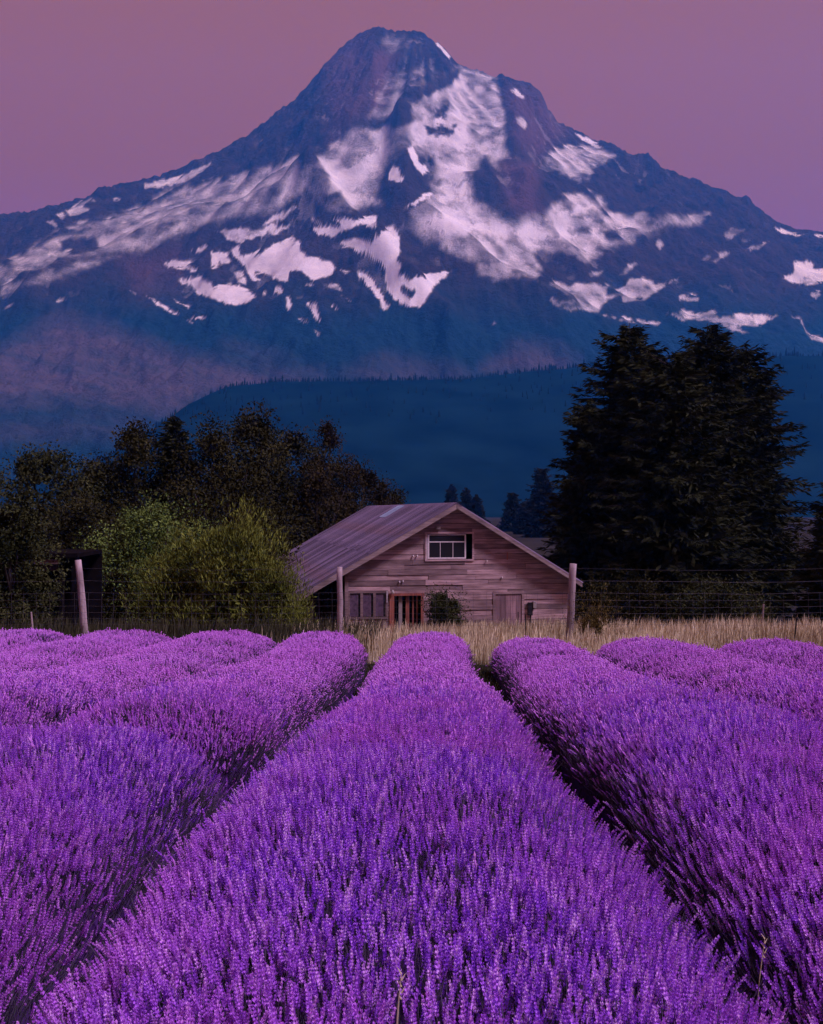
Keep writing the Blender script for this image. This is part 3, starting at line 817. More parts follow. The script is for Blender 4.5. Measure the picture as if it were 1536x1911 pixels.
ROW_SP, ROW_X0, ROW_SLOPE = 1.80, -0.075, 0.0185
class Row:
    def __init__(self, k, s0, s1, seed, w=0.735, h=0.56):
        self.k, self.s0, self.s1, self.seed, self.w, self.h = k, s0, s1, seed, w, h
    def axis(self, s):
        return ROW_X0 + ROW_SLOPE * s + self.k * ROW_SP + 0.05 * np.sin(s * 0.7 + self.seed)
    def size(self, s):
        e0 = np.clip((s - self.s0) / 0.75, 0, 1); e1 = np.clip((self.s1 - s) / 1.0, 0, 1)
        cap = np.sqrt(1 - (1 - e0) ** 2) * np.sqrt(1 - (1 - e1) ** 2)
        nw = 1 + 0.11 * (vnoise(s / 0.55, s * 0 + self.seed, 3) - 0.5) + 0.10 * (vnoise(s / 1.9, s * 0 + self.seed, 7) - 0.5)
        nh = 1 + 0.08 * (vnoise(s / 0.6, s * 0 + self.seed, 5) - 0.5)
        return self.w * nw * np.interp(s, [2.0, 3.2, 5, 8, 14], [1.42 if self.k == 0 else 1.24, 1.28 if self.k == 0 else 1.2, 1.16, 1.05, {0: 1.0, -1: 1.07, 1: 1.04}.get(self.k, 1.46 if self.k < 0 else 1.34)]) * (0.25 + 0.75 * cap), self.h * nh * (0.12 + 0.88 * cap)
    def surf(self, s, th, k=1.0):
        w, h = self.size(s)
        x = self.axis(s) + k * w * np.sign(np.cos(th)) * np.abs(np.cos(th)) ** 0.85
        z = gz(s) + k * h * np.abs(np.sin(th)) ** 0.80
        lump = (fbm(x * 3.2, s * 3.2, 3, 9) - 0.5) * 0.055 * np.sin(th)
        return np.stack([x, s, z + lump], -1)
    def normal(self, s, th):
        e = 1e-3
        a = self.surf(s + e, th) - self.surf(s - e, th); b_ = self.surf(s, th + e) - self.surf(s, th - e)
        nrm = np.cross(a, b_); nrm /= np.linalg.norm(nrm, axis=1, keepdims=True) + 1e-9
        flip = nrm[:, 2] < 0
        nrm[flip] *= -1
        return nrm

def make_row(k, s0, s1, seed, label, n_parts=0, w=0.735, h=0.56):
    row = Row(k, s0, s1, seed, w, h)
    s_mid = s0
    root = thing('lavender_row', label, 'lavender row', (float(row.axis(np.array(s0 + 0.5))), s0 + 0.5, float(gz(s0 + 0.5))), group='lavender rows of the field')
    off = np.array(root.location)
    # woody mound
    ns, nt = int((s1 - s0) / 0.12) + 2, 17
    ss = np.linspace(s0, s1, ns); th = np.linspace(0.0, np.pi, nt)
    Sg, Tg = np.meshgrid(ss, th, indexing='ij')
    P = row.surf(Sg.ravel(), Tg.ravel(), 0.93)
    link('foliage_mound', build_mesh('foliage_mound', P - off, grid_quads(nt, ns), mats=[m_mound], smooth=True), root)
    # flower spikes
    r = np.random.default_rng(1000 + seed)
    n0 = int((s1 - s0) * 2.0 * 4200)
    s = r.uniform(s0 + 0.02, s1 - 0.02, n0); t = r.uniform(0.10, np.pi - 0.10, n0)
    dens = np.interp(s, [0, 5, 8, 13, 20], [4200, 3700, 2700, 1900, 1600]) / 4200
    keep = r.random(n0) < dens
    s, t = s[keep], t[keep]
    P = row.surf(s, t, 0.90)
    N = row.normal(s, t)
    lim = 0.384 * P[:, 1] + 1.3
    keep = np.abs(P[:, 0]) < lim
    keep &= (P[:, 1] > 1.0)
    keep &= r.random(len(P)) < np.interp(np.sin(t), [0.1, 0.45, 0.85], [0.32, 0.50, 1.0])
    keep &= ~((fbm(P[:, 0] * 2.3, P[:, 1] * 2.3, 3, 77) < 0.30) & (r.random(len(P)) < 0.4))
    P, N, t, s = P[keep], N[keep], t[keep], s[keep]
    n_ = len(P)
    jit = r.normal(0, 0.17, (n_, 3))
    D = N * 0.62 + np.array([0, 0, 0.78]) + jit
    D /= np.linalg.norm(D, axis=1, keepdims=True)
    D[:, 2] = np.clip(D[:, 2], 0.05, 1)
    D /= np.linalg.norm(D, axis=1, keepdims=True)
    turn = euler_from_dir(D, r.uniform(0, 6.28, n_))
    d = P[:, 1]
    near = d < 8.2 + r.normal(0, 2.0, n_)
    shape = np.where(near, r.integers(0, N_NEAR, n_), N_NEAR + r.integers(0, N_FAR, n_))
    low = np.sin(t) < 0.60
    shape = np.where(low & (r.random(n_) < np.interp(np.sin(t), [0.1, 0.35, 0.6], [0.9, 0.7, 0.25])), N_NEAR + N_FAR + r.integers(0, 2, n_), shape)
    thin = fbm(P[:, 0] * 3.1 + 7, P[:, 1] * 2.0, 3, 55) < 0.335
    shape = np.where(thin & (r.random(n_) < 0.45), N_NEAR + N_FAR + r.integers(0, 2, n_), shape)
    sc = r.uniform(0.42, 0.74, n_) * np.where(r.random(n_) < 0.05, 1.22, 1.0)
    thick = np.interp(d, [0, 5, 8, 13, 20], [1.0, 1.02, 1.2, 1.5, 1.8]) * r.uniform(0.85, 1.2, n_)
    size = np.stack([sc * thick, sc * thick, sc * np.interp(d, [0, 7, 13, 20], [1, 1, 0.85, 0.7])], -1)
    if n_parts:
        # the spikes nearest the lens are parts of their own
        u = CX + P[:, 0] / P[:, 1] * F_PX; v = CY - (P[:, 2] - EYE) / P[:, 1] * F_PX
        vis = (u > 120) & (u < 1400) & (v > 1500) & (v < 1990) & (shape < N_NEAR) & (np.sin(t) > 0.5)
        idx = np.where(vis)[0]
        idx = idx[np.argsort(d[idx])][:n_parts * 4:4][:n_parts]
        for i in idx:
            link('flower_spike', spike_meshes[int(shape[i])], root, loc=tuple(P[i] - off), rot=tuple(turn[i]), scale=tuple(size[i]))
        m_ = np.ones(n_, bool); m_[idx] = False
        P, turn, shape, size = P[m_], turn[m_], shape[m_], size[m_]
    me = bpy.data.meshes.new('blossom')
    me.vertices.add(len(P)); me.vertices.foreach_set('co', (P - off).astype(np.float32).ravel())
    a = me.attributes.new('turn', 'FLOAT_VECTOR', 'POINT'); a.data.foreach_set('vector', turn.astype(np.float32).ravel())
    a = me.attributes.new('size', 'FLOAT_VECTOR', 'POINT'); a.data.foreach_set('vector', size.astype(np.float32).ravel())
    a = me.attributes.new('shape', 'INT', 'POINT'); a.data.foreach_set('value', shape.astype(np.int32))
    for mt in (m_stem, m_flower, m_lleaf):
        me.materials.append(mt)
    bo = link('blossom', me, root)
    bo['kind'] = 'stuff'
    md = bo.modifiers.new('scatter', 'NODES'); md.node_group = ng
    return len(P)

ROWS = [
 (0, 0.6, 19.5, 1, 'central lavender row running straight from the lens to the barn', 260),
 (-1, 0.5, 6.3, 2, 'near lavender clump filling the lower left, left of the central row', 0),
 (-1, 6.6, 19.6, 3, 'lavender row just left of the central one, beyond the dark notch', 0),
 (1, 0.5, 18.5, 4, 'lavender row just right of the central one, shaded on its inner side', 0),
 (2, 3.2, 18.1, 5, 'second lavender row right of the central one', 0),
 (3, 5.2, 17.8, 6, 'third lavender row right of the central one, before the straw grass', 0),
 (4, 7.5, 17.6, 7, 'lavender row at the far right edge of the field', 0),
 (-2, 3.2, 19.8, 8, 'second lavender row left of the central one', 0),
 (-3, 5.2, 20.0, 9, 'third lavender row left of the central one', 0),
 (-4, 7.5, 20.1, 10, 'fourth lavender row left of the central one, below the leaning post', 0),
 (-5, 9.5, 20.1, 11, 'lavender row at the far left edge of the field', 0),
]
tot = 0
for a in ROWS:
    tot += make_row(*a)
print('spikes', tot)
# ================================================================== barn
BO = Vector((1.68, 42.0, -3.6)); BROT = math.atan2(387, 2000)
barn = thing('barn', 'old weathered wooden barn with purple-grey metal roof and gable window', 'barn', BO, BROT)
RIDGE, SL, SR = 5.56, 0.57, 0.61
XL, XR, BL = -4.33, 4.89, 22.0
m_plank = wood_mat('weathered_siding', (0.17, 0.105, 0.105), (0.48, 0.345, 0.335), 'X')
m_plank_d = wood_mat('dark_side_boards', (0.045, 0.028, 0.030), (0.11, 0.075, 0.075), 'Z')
m_trim = wood_mat('grey_trim_wood', (0.19, 0.14, 0.135), (0.42, 0.33, 0.31), 'X')
m_red = wood_mat('red_brown_door_wood', (0.16, 0.050, 0.036), (0.30, 0.11, 0.075), 'Z')
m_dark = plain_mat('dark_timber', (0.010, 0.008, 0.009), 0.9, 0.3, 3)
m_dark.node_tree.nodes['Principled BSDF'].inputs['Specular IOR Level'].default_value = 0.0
m_white = plain_mat('old_white_paint', (0.72, 0.66, 0.66), 0.6, 0.15, 12)
m_post = wood_mat('fence_post_wood', (0.16, 0.12, 0.12), (0.42, 0.34, 0.33), 'Z', 0.7)
m_wire = plain_mat('galvanised_wire', (0.10, 0.09, 0.10), 0.5, 0.2, 4, 0.3)
m_iron = plain_mat('black_iron', (0.02, 0.018, 0.022), 0.6, 0.3, 8, 0.4)
m_box = plain_mat('grey_box_paint', (0.30, 0.26, 0.24), 0.6, 0.2, 14)
m_curt = plain_mat('faded_curtain', (0.10, 0.065, 0.10), 0.9, 0.45, 7)
m_glass, n, l, b, out = new_mat('old_window_glass')
b.inputs['Base Color'].default_value = (0.02, 0.02, 0.025, 1); b.inputs['Roughness'].default_value = 0.08; b.inputs['Specular IOR Level'].default_value = 0.25
# roof metal: galvanised, streaked with rust
def roof_mat(name, tint):
    m, n, l, b, out = new_mat(name)
    f = noise_node(n, l, 1.0, 6, stretch=(1.0, 9.0, 1.0), rough=0.65)
    f2 = noise_node(n, l, 0.7, 5)
    oi = n.new('ShaderNodeObjectInfo')
    c = ramp_node(n, l, f, [(0.3, tuple(0.6 * t for t in tint)), (0.7, tuple(1.25 * t for t in tint))])
    c = mix_col(n, l, ramp_node(n, l, f2, [(0.52, (0, 0, 0)), (0.66, (0.55, 0.55, 0.55))]), c, (0.20, 0.10, 0.075))
    t = math_node(n, l, 'ADD', math_node(n, l, 'MULTIPLY', oi.outputs['Random'], 0.9), 0.50)
    tc = n.new('ShaderNodeCombineXYZ')
    for i in range(3):
        l.new(t, tc.inputs[i])
    c = mix_col(n, l, 1.0, c, tc.outputs[0], 'MULTIPLY')
    l.new(c, b.inputs['Base Color'])
    b.inputs['Roughness'].default_value = 0.55; b.inputs['Metallic'].default_value = 0.15
    bump(n, l, b, f, 0.3, 0.01)
    return m
m_roof = roof_mat('galvanised_roof', (0.165, 0.128, 0.195))
m_roof_b = roof_mat('pale_blue_roof_sheen', (0.30, 0.38, 0.50))  # bluish sheen by the ridge, put into the sheet colour

def rake_l(h): return max(XL, -(RIDGE - h) / SL + 0.05)
def rake_r(h): return min(XR, (RIDGE - h) / SR - 0.05)
# front wall: frame behind, boards nailed over it one by one
fr = MB()
fr.prism([(XL, 0.0), (XL + 0.14, 0.0), (XL + 0.14, RIDGE + SL * (XL + 0.14) - 0.16), (XL, RIDGE + SL * XL - 0.16)], 0.035, 0.16)
fr.prism([(XR - 0.14, 0.0), (XR, 0.0), (XR, RIDGE - SR * XR - 0.16), (XR - 0.14, RIDGE - SR * (XR - 0.14) - 0.16)], 0.035, 0.16)
for xx in (-3.4, -2.62, -1.22, -0.05, 1.62, 2.80, 3.9):
    top = RIDGE + SL * xx - 0.2 if xx < 0 else RIDGE - SR * xx - 0.2
    if -1.15 < xx < 0.75:
        top = 3.3
    fr.box(xx - 0.05, xx + 0.05, 0.035, 0.13, 0, top - 0.1)
front = fr.build('front_wall', m_dark, barn)
OPEN = [(-1.12, 0.72, 3.4, 4.4), (-4.20, -2.66, 1.2, 2.2), (-2.56, -1.24, 0.0, 2.0), (1.66, 2.74, 0.0, 2.0)]
CH = 0.2
r = random.Random(5)
for k in range(int((RIDGE - 0.15) / CH)):
    z0, z1 = k * CH, (k + 1) * CH - 0.011
    spans = [(rake_l(z0), rake_r(z0))]
    for (a, c, zo0, zo1) in OPEN:
        if zo0 - 1e-6 <= z0 and z1 <= zo1 + 1e-6:
            ns_ = []
            for (s, e) in spans:
                if c <= s or a >= e:
                    ns_.append((s, e))
                else:
                    if a > s + 0.02: ns_.append((s, a))
                    if c < e - 0.02: ns_.append((c, e))
            spans = ns_
    for (s, e) in spans:
        cuts = [s]
        while e - cuts[-1] > 3.6:
            cuts.append(cuts[-1] + r.uniform(1.6, 3.3))
            if e - cuts[-1] < 0.7:
                cuts[-1] = e - r.uniform(0.8, 1.2)
        cuts.append(e)
        for a, c in zip(cuts[:-1], cuts[1:]):
            al = a if a > rake_l(z0) + 1e-6 else a
            at = max(a, rake_l(z1)) if abs(a - rake_l(z0)) < 1e-6 else a
            ct = min(c, rake_r(z1)) if abs(c - rake_r(z0)) < 1e-6 else c
            if ct - at < 0.08:
                continue
            dep = r.uniform(-0.022, 0.010); sag = r.uniform(-0.012, 0.012)
            cx, cz = (a + c) / 2, (z0 + z1) / 2
            mb = MB().prism([(a + 0.004 - cx, z0 - cz), (c - 0.004 - cx, z0 - cz + sag), (ct - 0.004 - cx, z1 - cz + sag), (at + 0.004 - cx, z1 - cz)], -0.022, 0.0)
            mb.build('plank', m_plank, front, loc=(cx, 0.030 + dep - 0.004, cz))
# corner boards
for xx, rr in ((XL, RIDGE + SL * XL), (XR, RIDGE - SR * XR)):
    MB().box(-0.07, 0.07, -0.03, 0.0, 0, rr - 0.05).build('corner_board', m_plank, front, loc=(xx + (0.07 if xx < 0 else -0.07), -0.02, 0))
# left wall of upright boards under the deep eave, right and rear walls
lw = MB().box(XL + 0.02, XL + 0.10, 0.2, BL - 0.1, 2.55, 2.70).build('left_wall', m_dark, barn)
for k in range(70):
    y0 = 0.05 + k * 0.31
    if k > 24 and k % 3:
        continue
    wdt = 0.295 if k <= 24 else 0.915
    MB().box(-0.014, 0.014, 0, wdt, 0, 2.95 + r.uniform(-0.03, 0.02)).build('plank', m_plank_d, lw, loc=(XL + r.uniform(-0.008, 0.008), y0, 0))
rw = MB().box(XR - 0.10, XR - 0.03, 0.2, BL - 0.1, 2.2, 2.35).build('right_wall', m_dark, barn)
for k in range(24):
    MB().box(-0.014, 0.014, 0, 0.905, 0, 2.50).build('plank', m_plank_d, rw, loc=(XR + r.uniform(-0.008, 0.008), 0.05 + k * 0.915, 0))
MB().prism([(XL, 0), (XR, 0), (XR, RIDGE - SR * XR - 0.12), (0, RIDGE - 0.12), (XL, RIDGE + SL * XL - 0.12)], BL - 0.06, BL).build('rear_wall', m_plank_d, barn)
MB().box(XL + 0.2, XR - 0.2, 0.4, BL - 0.3, -0.1, 0.02).build('floor', m_dark, barn)
# porch posts under the left eave
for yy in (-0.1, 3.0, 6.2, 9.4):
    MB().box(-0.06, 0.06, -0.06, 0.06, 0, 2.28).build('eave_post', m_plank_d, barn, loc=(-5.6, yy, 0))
# roof deck and sheets
EL, ER = -6.40, 5.12
YF, YB = -0.42, BL + 0.35
def slope_z(x): return RIDGE + (SL * x if x < 0 else -SR * x)
deck = MB()
deck.prism([(0, RIDGE), (EL, slope_z(EL)), (EL, slope_z(EL) - 0.05), (0, RIDGE - 0.06)], YF + 0.03, YB - 0.03)
deck.prism([(0.002, RIDGE), (ER, slope_z(ER)), (ER, slope_z(ER) - 0.05), (0.002, RIDGE - 0.06)], YF + 0.03, YB - 0.03)
roof = deck.build('roof', m_dark, barn)
def sheet_mesh(name, length, mat):
    prof = []
    W = 0.76
    for k in range(4):
        c = 0.02 + k * 0.24
        prof += [(c - 0.030, 0.0), (c - 0.010, 0.045), (c + 0.010, 0.045), (c + 0.030, 0.0)]
        if k < 3:
            prof += [(c + 0.12, 0.003)]
    v, f = [], []
    nx_ = len(prof); segs = 4
    for s in range(segs + 1):
        for (w, hh) in prof:
            v.append((s / segs * length, w, hh + 0.004 * math.sin(s * 1.7)))
    for s in range(segs):
        for i in range(nx_ - 1):
            a = s * nx_ + i
            f.append((a, a + nx_, a + nx_ + 1, a + 1))
    m = bpy.data.meshes.new(name); m.from_pydata(v, [], f); m.materials.append(mat)
    return m
lenL = math.hypot(EL, SL * EL); lenR = math.hypot(ER, SR * ER)
shA = sheet_mesh('roof_sheet', lenL * 0.53, m_roof); shB = sheet_mesh('roof_sheet_right', lenR, m_roof); shC = sheet_mesh('roof_sheet_sheen', lenL * 0.15, m_roof_b)
aL, aR = math.atan(SL), math.atan(SR)
nsheet = int((YB - YF) / 0.74) + 1
for k in range(nsheet):
    y = YF + k * 0.7465
    for half in (0, 1):
        d0 = 0.02 if half == 0 else lenL * 0.48
        # sheet x axis runs down the left slope
        d0 += r.uniform(-0.05, 0.07) if half else 0.0
        x = -d0 * math.cos(aL); z = RIDGE - d0 * math.sin(aL) + (0.014 if half == 0 else 0.004) + 0.006 * (k % 2)
        link('roof_sheet', shA, roof, loc=(x, y + 0.75 + r.uniform(-0.012, 0.012), z), rot=(0, aL + r.uniform(-0.003, 0.004), math.pi + r.uniform(-0.004, 0.004)))
    link('roof_sheet', shB, roof, loc=(0.02 * math.cos(aR), y, RIDGE - 0.02 + 0.006 + 0.006 * (k % 2)), rot=(0, aR, r.uniform(-0.003, 0.003)))
link('roof_sheet', shC, roof, loc=(-0.14, 11.4, RIDGE - 0.015), rot=(0, aL, math.pi)); link('roof_sheet', shC, roof, loc=(-0.16, 10.65, RIDGE - 0.02), rot=(0, aL, math.pi))  # short extra sheets that carry the painted blue sheen
MB().prism([(-0.20, RIDGE - 0.20 * SL + 0.045), (0, RIDGE + 0.065), (0.20, RIDGE - 0.20 * SR + 0.045), (0.20, RIDGE - 0.20 * SR + 0.033), (0, RIDGE + 0.052), (-0.20, RIDGE - 0.20 * SL + 0.033)], YF - 0.02, YB + 0.02).build('ridge_cap', m_roof, roof)
# rake boards on the front verge
def rake(x0, x1, name, mat, y0, y1, dz0, dz1):
    MB().prism([(x0, slope_z(x0) + dz1), (x1, slope_z(x1) + dz1), (x1, slope_z(x1) + dz0), (x0, slope_z(x0) + dz0)], y0, y1).build(name, mat, roof)
rake(EL, -0.01, 'rake_board', m_trim, YF - 0.005, YF + 0.028, -0.20, 0.028)
rake(0.01, ER, 'rake_board', m_trim, YF - 0.005, YF + 0.028, -0.17, 0.028)
for k in range(14):
    MB().prism([(EL + 0.05, slope_z(EL + 0.05) - 0.06), (EL + 1.4, slope_z(EL + 1.4) - 0.06), (EL + 1.4, slope_z(EL + 1.4) - 0.17), (EL + 0.05, slope_z(EL + 0.05) - 0.15)], 0.2 + k * 1.5, 0.26 + k * 1.5).build('rafter', m_dark, roof)
# gable window: casing, sash slid to the left, dark opening right
win = MB()
for (x0, x1, z0, z1) in ((-1.18, 0.78, 4.40, 4.47), (-1.18, 0.78, 3.33, 3.395), (-1.19, -1.12, 3.395, 4.40), (0.72, 0.79, 3.395, 4.40)):
    win.box(x0, x1, -0.035, 0.02, z0, z1)
win = win.build('gable_window', m_plank, barn)
sash = MB()
X0, X1, W0, W1 = -1.06, 0.47, 3.42, 4.37
for bx in ((X0, X0 + 0.055, W0, W1), (X1 - 0.055, X1, W0, W1), (X0 + 0.055, X1 - 0.055, W0, W0 + 0.05), (X0 + 0.055, X1 - 0.055, W1 - 0.03, W1), (X0 + 0.055, X1 - 0.055, 4.06, 4.10)):
    sash.box(bx[0], bx[1], 0.0, 0.035, bx[2], bx[3])
sash.box(-0.575, -0.555, 0.004, 0.03, W0 + 0.04, 4.06); sash.box(-0.065, -0.045, 0.004, 0.03, W0 + 0.04, 4.06)
sash.build('sash', m_white, win)
for (x0, x1, z0, z1) in ((X0 + .055, -0.575, W0 + .05, 4.06), (-0.555, -0.065, W0 + .05, 4.06), (-0.045, X1 - .055, W0 + .05, 4.06), (X0 + .055, X1 - .055, 4.10, W1 - .03)):
    MB().box(x0, x1, 0.014, 0.019, z0, z1).build('pane', m_glass, win)
MB().box(-1.12, -1.08, -0.01, 0.03, 3.40, 4.39).build('side_lath', m_white, win)
# lantern bracket above the window
lb = MB().tube([(-0.60, -0.06, 4.72), (-0.60, -0.10, 5.08), (-0.50, -0.14, 5.08)], 0.014).box(-0.75, -0.58, -0.12, -0.005, 4.58, 4.72)
lb.build('lamp_bracket', m_box, barn)
# row of three windows left of the door
wb = MB()
for (x0, x1, z0, z1) in ((-4.22, -2.64, 2.12, 2.22), (-4.22, -2.64, 1.12, 1.20), (-4.20, -4.12, 1.2, 2.12), (-3.72, -3.62, 1.2, 2.12), (-3.22, -3.12, 1.2, 2.12), (-2.74, -2.66, 1.2, 2.12)):
    wb.box(x0, x1, -0.03, 0.02, z0, z1)
wb = wb.build('window_band', m_plank, barn)
for x0, x1 in ((-4.12, -3.72), (-3.62, -3.22), (-3.12, -2.74)):
    p = MB().box(x0, x1, 0.022, 0.028, 1.2, 2.12).build('pane', m_glass, wb)
    cv = MB(); nf = 5
    for q in range(nf):
        a = x0 + (x1 - x0) * q / nf * 0.8; c = x0 + (x1 - x0) * (q + 1) / nf * 0.8
        cv.prism([(a, 1.22), (c, 1.22), (c, 2.08), (a, 2.08)], 0.006 + 0.004 * (q % 2), 0.012 + 0.004 * (q % 2))
    cv.build('curtain', m_curt, wb)
MB().box(-2.70, -2.67, -0.06, -0.035, 1.75, 2.20).build('white_lath', m_white, barn)
# doorway
dr = MB().box(-2.58, -2.40, -0.04, 0.02, 0, 2.0).box(-1.34, -1.24, -0.04, 0.02, 0, 2.0).box(-2.60, -1.20, -0.045, 0.02, 2.0, 2.10)
dr = dr.build('doorway', m_red, barn)
for x0, x1, mm in ((-2.20, -2.06, m_box), (-1.92, -1.78, m_red), (-1.66, -1.60, m_red), (-1.50, -1.44, m_red)):
    MB().box(x0, x1, 0.10, 0.14, 0.0, 1.98).build('door_board', mm, dr)
MB().box(-2.5, -1.3, 0.9, 0.95, 0, 2.2).build('inner_partition', m_dark, dr)
# boarded door on the right
bd = MB().box(1.56, 1.66, -0.03, 0.02, 0, 2.12).box(2.74, 2.84, -0.03, 0.02, 0, 2.12).box(1.66, 2.74, -0.03, 0.02, 2.0, 2.10).build('boarded_door', m_plank, barn)
for k in range(5):
    MB().box(1.665 + k * 0.215, 1.665 + k * 0.215 + 0.208, 0.0, 0.02, 0.02, 1.98).build('door_board', wood_mat('door_boards_%d' % k, (0.14, 0.08, 0.085), (0.30, 0.2, 0.21), 'Z') if k == 0 else bpy.data.materials['door_boards_0'], bd)
# meter box with conduit
mbx = MB().box(2.98, 3.16, -0.12, -0.005, 1.15, 1.66).build('meter_box', m_iron, barn)
MB().box(3.18, 3.30, -0.16, -0.005, 1.45, 1.70).build('meter_dial', m_box, mbx)
MB().tube([(3.10, -0.05, 0.05), (3.10, -0.05, 1.15)], 0.025).build('conduit', m_iron, mbx)
# little white insulators and scraps on the boards
for (x, z) in ((-1.66, 3.56), (-1.50, 3.56), (-2.20, 2.56), (-2.06, 2.58), (1.30, 3.34), (1.92, 2.68)):
    MB().tube([(x, -0.005, z), (x, -0.05, z), (x + 0.01, -0.06, z - 0.05)], [0.022, 0.034, 0.018], 6).build('insulator', m_white, barn)
MB().box(2.12, 2.16, -0.03, -0.006, 3.36, 3.66).build('rusty_strap', m_red, barn)
MB().tube([(-2.48, -0.03, 2.14), (-2.48, -0.12, 2.20), (-2.46, -0.14, 2.10)], [0.03, 0.05, 0.06], 8).build('door_lamp', m_box, barn)

# ================================================================== wire fence with posts
FD = 23.0
def post(label, x_top, y_top, x_bot, rad, d, seed):
    top = px(x_top, y_top, d); g = float(gz(d)); bot = Vector((pxx(x_bot, d), d, g - 0.3))
    rr = random.Random(seed)
    L = (top - bot)
    pts, rad_l = [], []
    for k in range(9):
        f = k / 8
        pts.append(tuple(L * f + Vector((rr.uniform(-.008, .008), rr.uniform(-.008, .008), 0))))
        rad_l.append(rad * (1.05 - 0.15 * f) * rr.uniform(0.96, 1.04))
    o = MB().tube(pts, rad_l, 12).build('fence_post', m_post, None, smooth=True, loc=tuple(bot))
    tag(o, label, 'fence post', 'posts of the wire fence')
post('leaning wooden fence post at the left, in front of the dark shed', 146, 1045, 163, 0.078, FD, 1)
post('upright wooden fence post before the left corner of the barn', 634, 1058, 635, 0.066, FD, 2)
post('tall wooden fence post before the right corner of the barn', 1070, 1052, 1061, 0.082, FD, 3)
fence = thing('wire_fence', 'thin woven wire fence stretched between the wooden posts', 'wire fence', (0, FD, float(gz(FD))))
fz = float(gz(FD))
posts_x = [pxx(-360, FD), pxx(157, FD), pxx(634, FD), pxx(1065, FD), pxx(1560, FD)]
rr = random.Random(3)
for (y, i0, i1, rad) in ((1060, 1, 4, .0016), (1083, 0, 4, .0021), (1105, 0, 4, .0021), (1118, 0, 4, .0018), (1130, 0, 4, .0018), (1142, 0, 4, .0018), (1153, 0, 4, .0018), (1163, 0, 4, .002)):
    pts = []
    for i in range(i0, i1):
        for q in range(6):
            f = q / 6; x = posts_x[i] * (1 - f) + posts_x[i + 1] * f
            pts.append((x, -0.09 + rr.uniform(-.004, .004), pxz(y, FD) - fz - 0.05 * 4 * f * (1 - f) * rr.uniform(.4, 1)))
    pts.append((posts_x[i1], -0.09, pxz(y, FD) - fz))
    MB().tube(pts, rad, 4).build('strand', m_wire, fence)
stay = MB().tube([(0, 0, 0.16), (0.006, 0.0, 0.5), (0, 0, pxz(1105, FD) - fz)], 0.0022, 4).mesh('stay', m_wire)
x = posts_x[0]
while x < posts_x[4]:
    link('stay', stay, fence, loc=(x, -0.093, 0), rot=(0, rr.uniform(-.03, .03), 0))
    x += 0.275
# stakes
def stake(label, x0, y0, x1, y1, d, rad, mat, name='stake'):
    a = px(x0, y0, d); bpt = px(x1, y1, d); bpt.z = float(gz(d)) - 0.1
    o = MB().tube([(0, 0, 0), tuple((a - bpt) * 0.5 + Vector((.004, 0, 0))), tuple(a - bpt)], rad, 6).build(name, mat, None, loc=tuple(bpt))
    tag(o, label, 'stake', 'stakes in the straw grass')
stake('short pale leaning stake in the straw grass at the right', 1425, 1127, 1419, 1160, 27.0, 0.022, m_trim)
stake('thin dark iron rod slanting in the straw at the right edge', 1487, 1152, 1479, 1192, 22.0, 0.014, m_iron)
stake('thin black iron rod standing before the boarded barn door', 981, 1146, 980, 1190, 24.0, 0.013, m_iron)
stake('small iron stake with white cap before the barn', 967, 1142, 966, 1190, 24.5, 0.012, m_iron)
stake('short grey stub behind the fence at the far left', 58, 1142, 63, 1172, 24.0, 0.022, m_post)

# ================================================================== dark open shed at the left
SD = 33.0; sg = float(gz(SD))
shed = thing('shed', 'dark open-fronted shed with flat roof half hidden by bushes', 'shed', (pxx(78, SD), SD, sg), R(4))
sz = pxz(1040, SD) - sg
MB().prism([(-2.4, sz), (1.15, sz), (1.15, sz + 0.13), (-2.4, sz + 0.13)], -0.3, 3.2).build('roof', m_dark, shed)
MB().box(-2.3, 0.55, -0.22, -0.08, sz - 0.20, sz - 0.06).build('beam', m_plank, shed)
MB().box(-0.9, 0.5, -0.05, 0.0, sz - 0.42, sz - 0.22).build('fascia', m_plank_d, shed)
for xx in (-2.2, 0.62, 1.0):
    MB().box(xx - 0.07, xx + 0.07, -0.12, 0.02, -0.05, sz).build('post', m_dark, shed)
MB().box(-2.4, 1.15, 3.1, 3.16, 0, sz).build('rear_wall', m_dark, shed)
MB().box(-2.42, -2.36, 0.0, 3.1, 0, sz).build('side_wall', m_plank_d, shed)

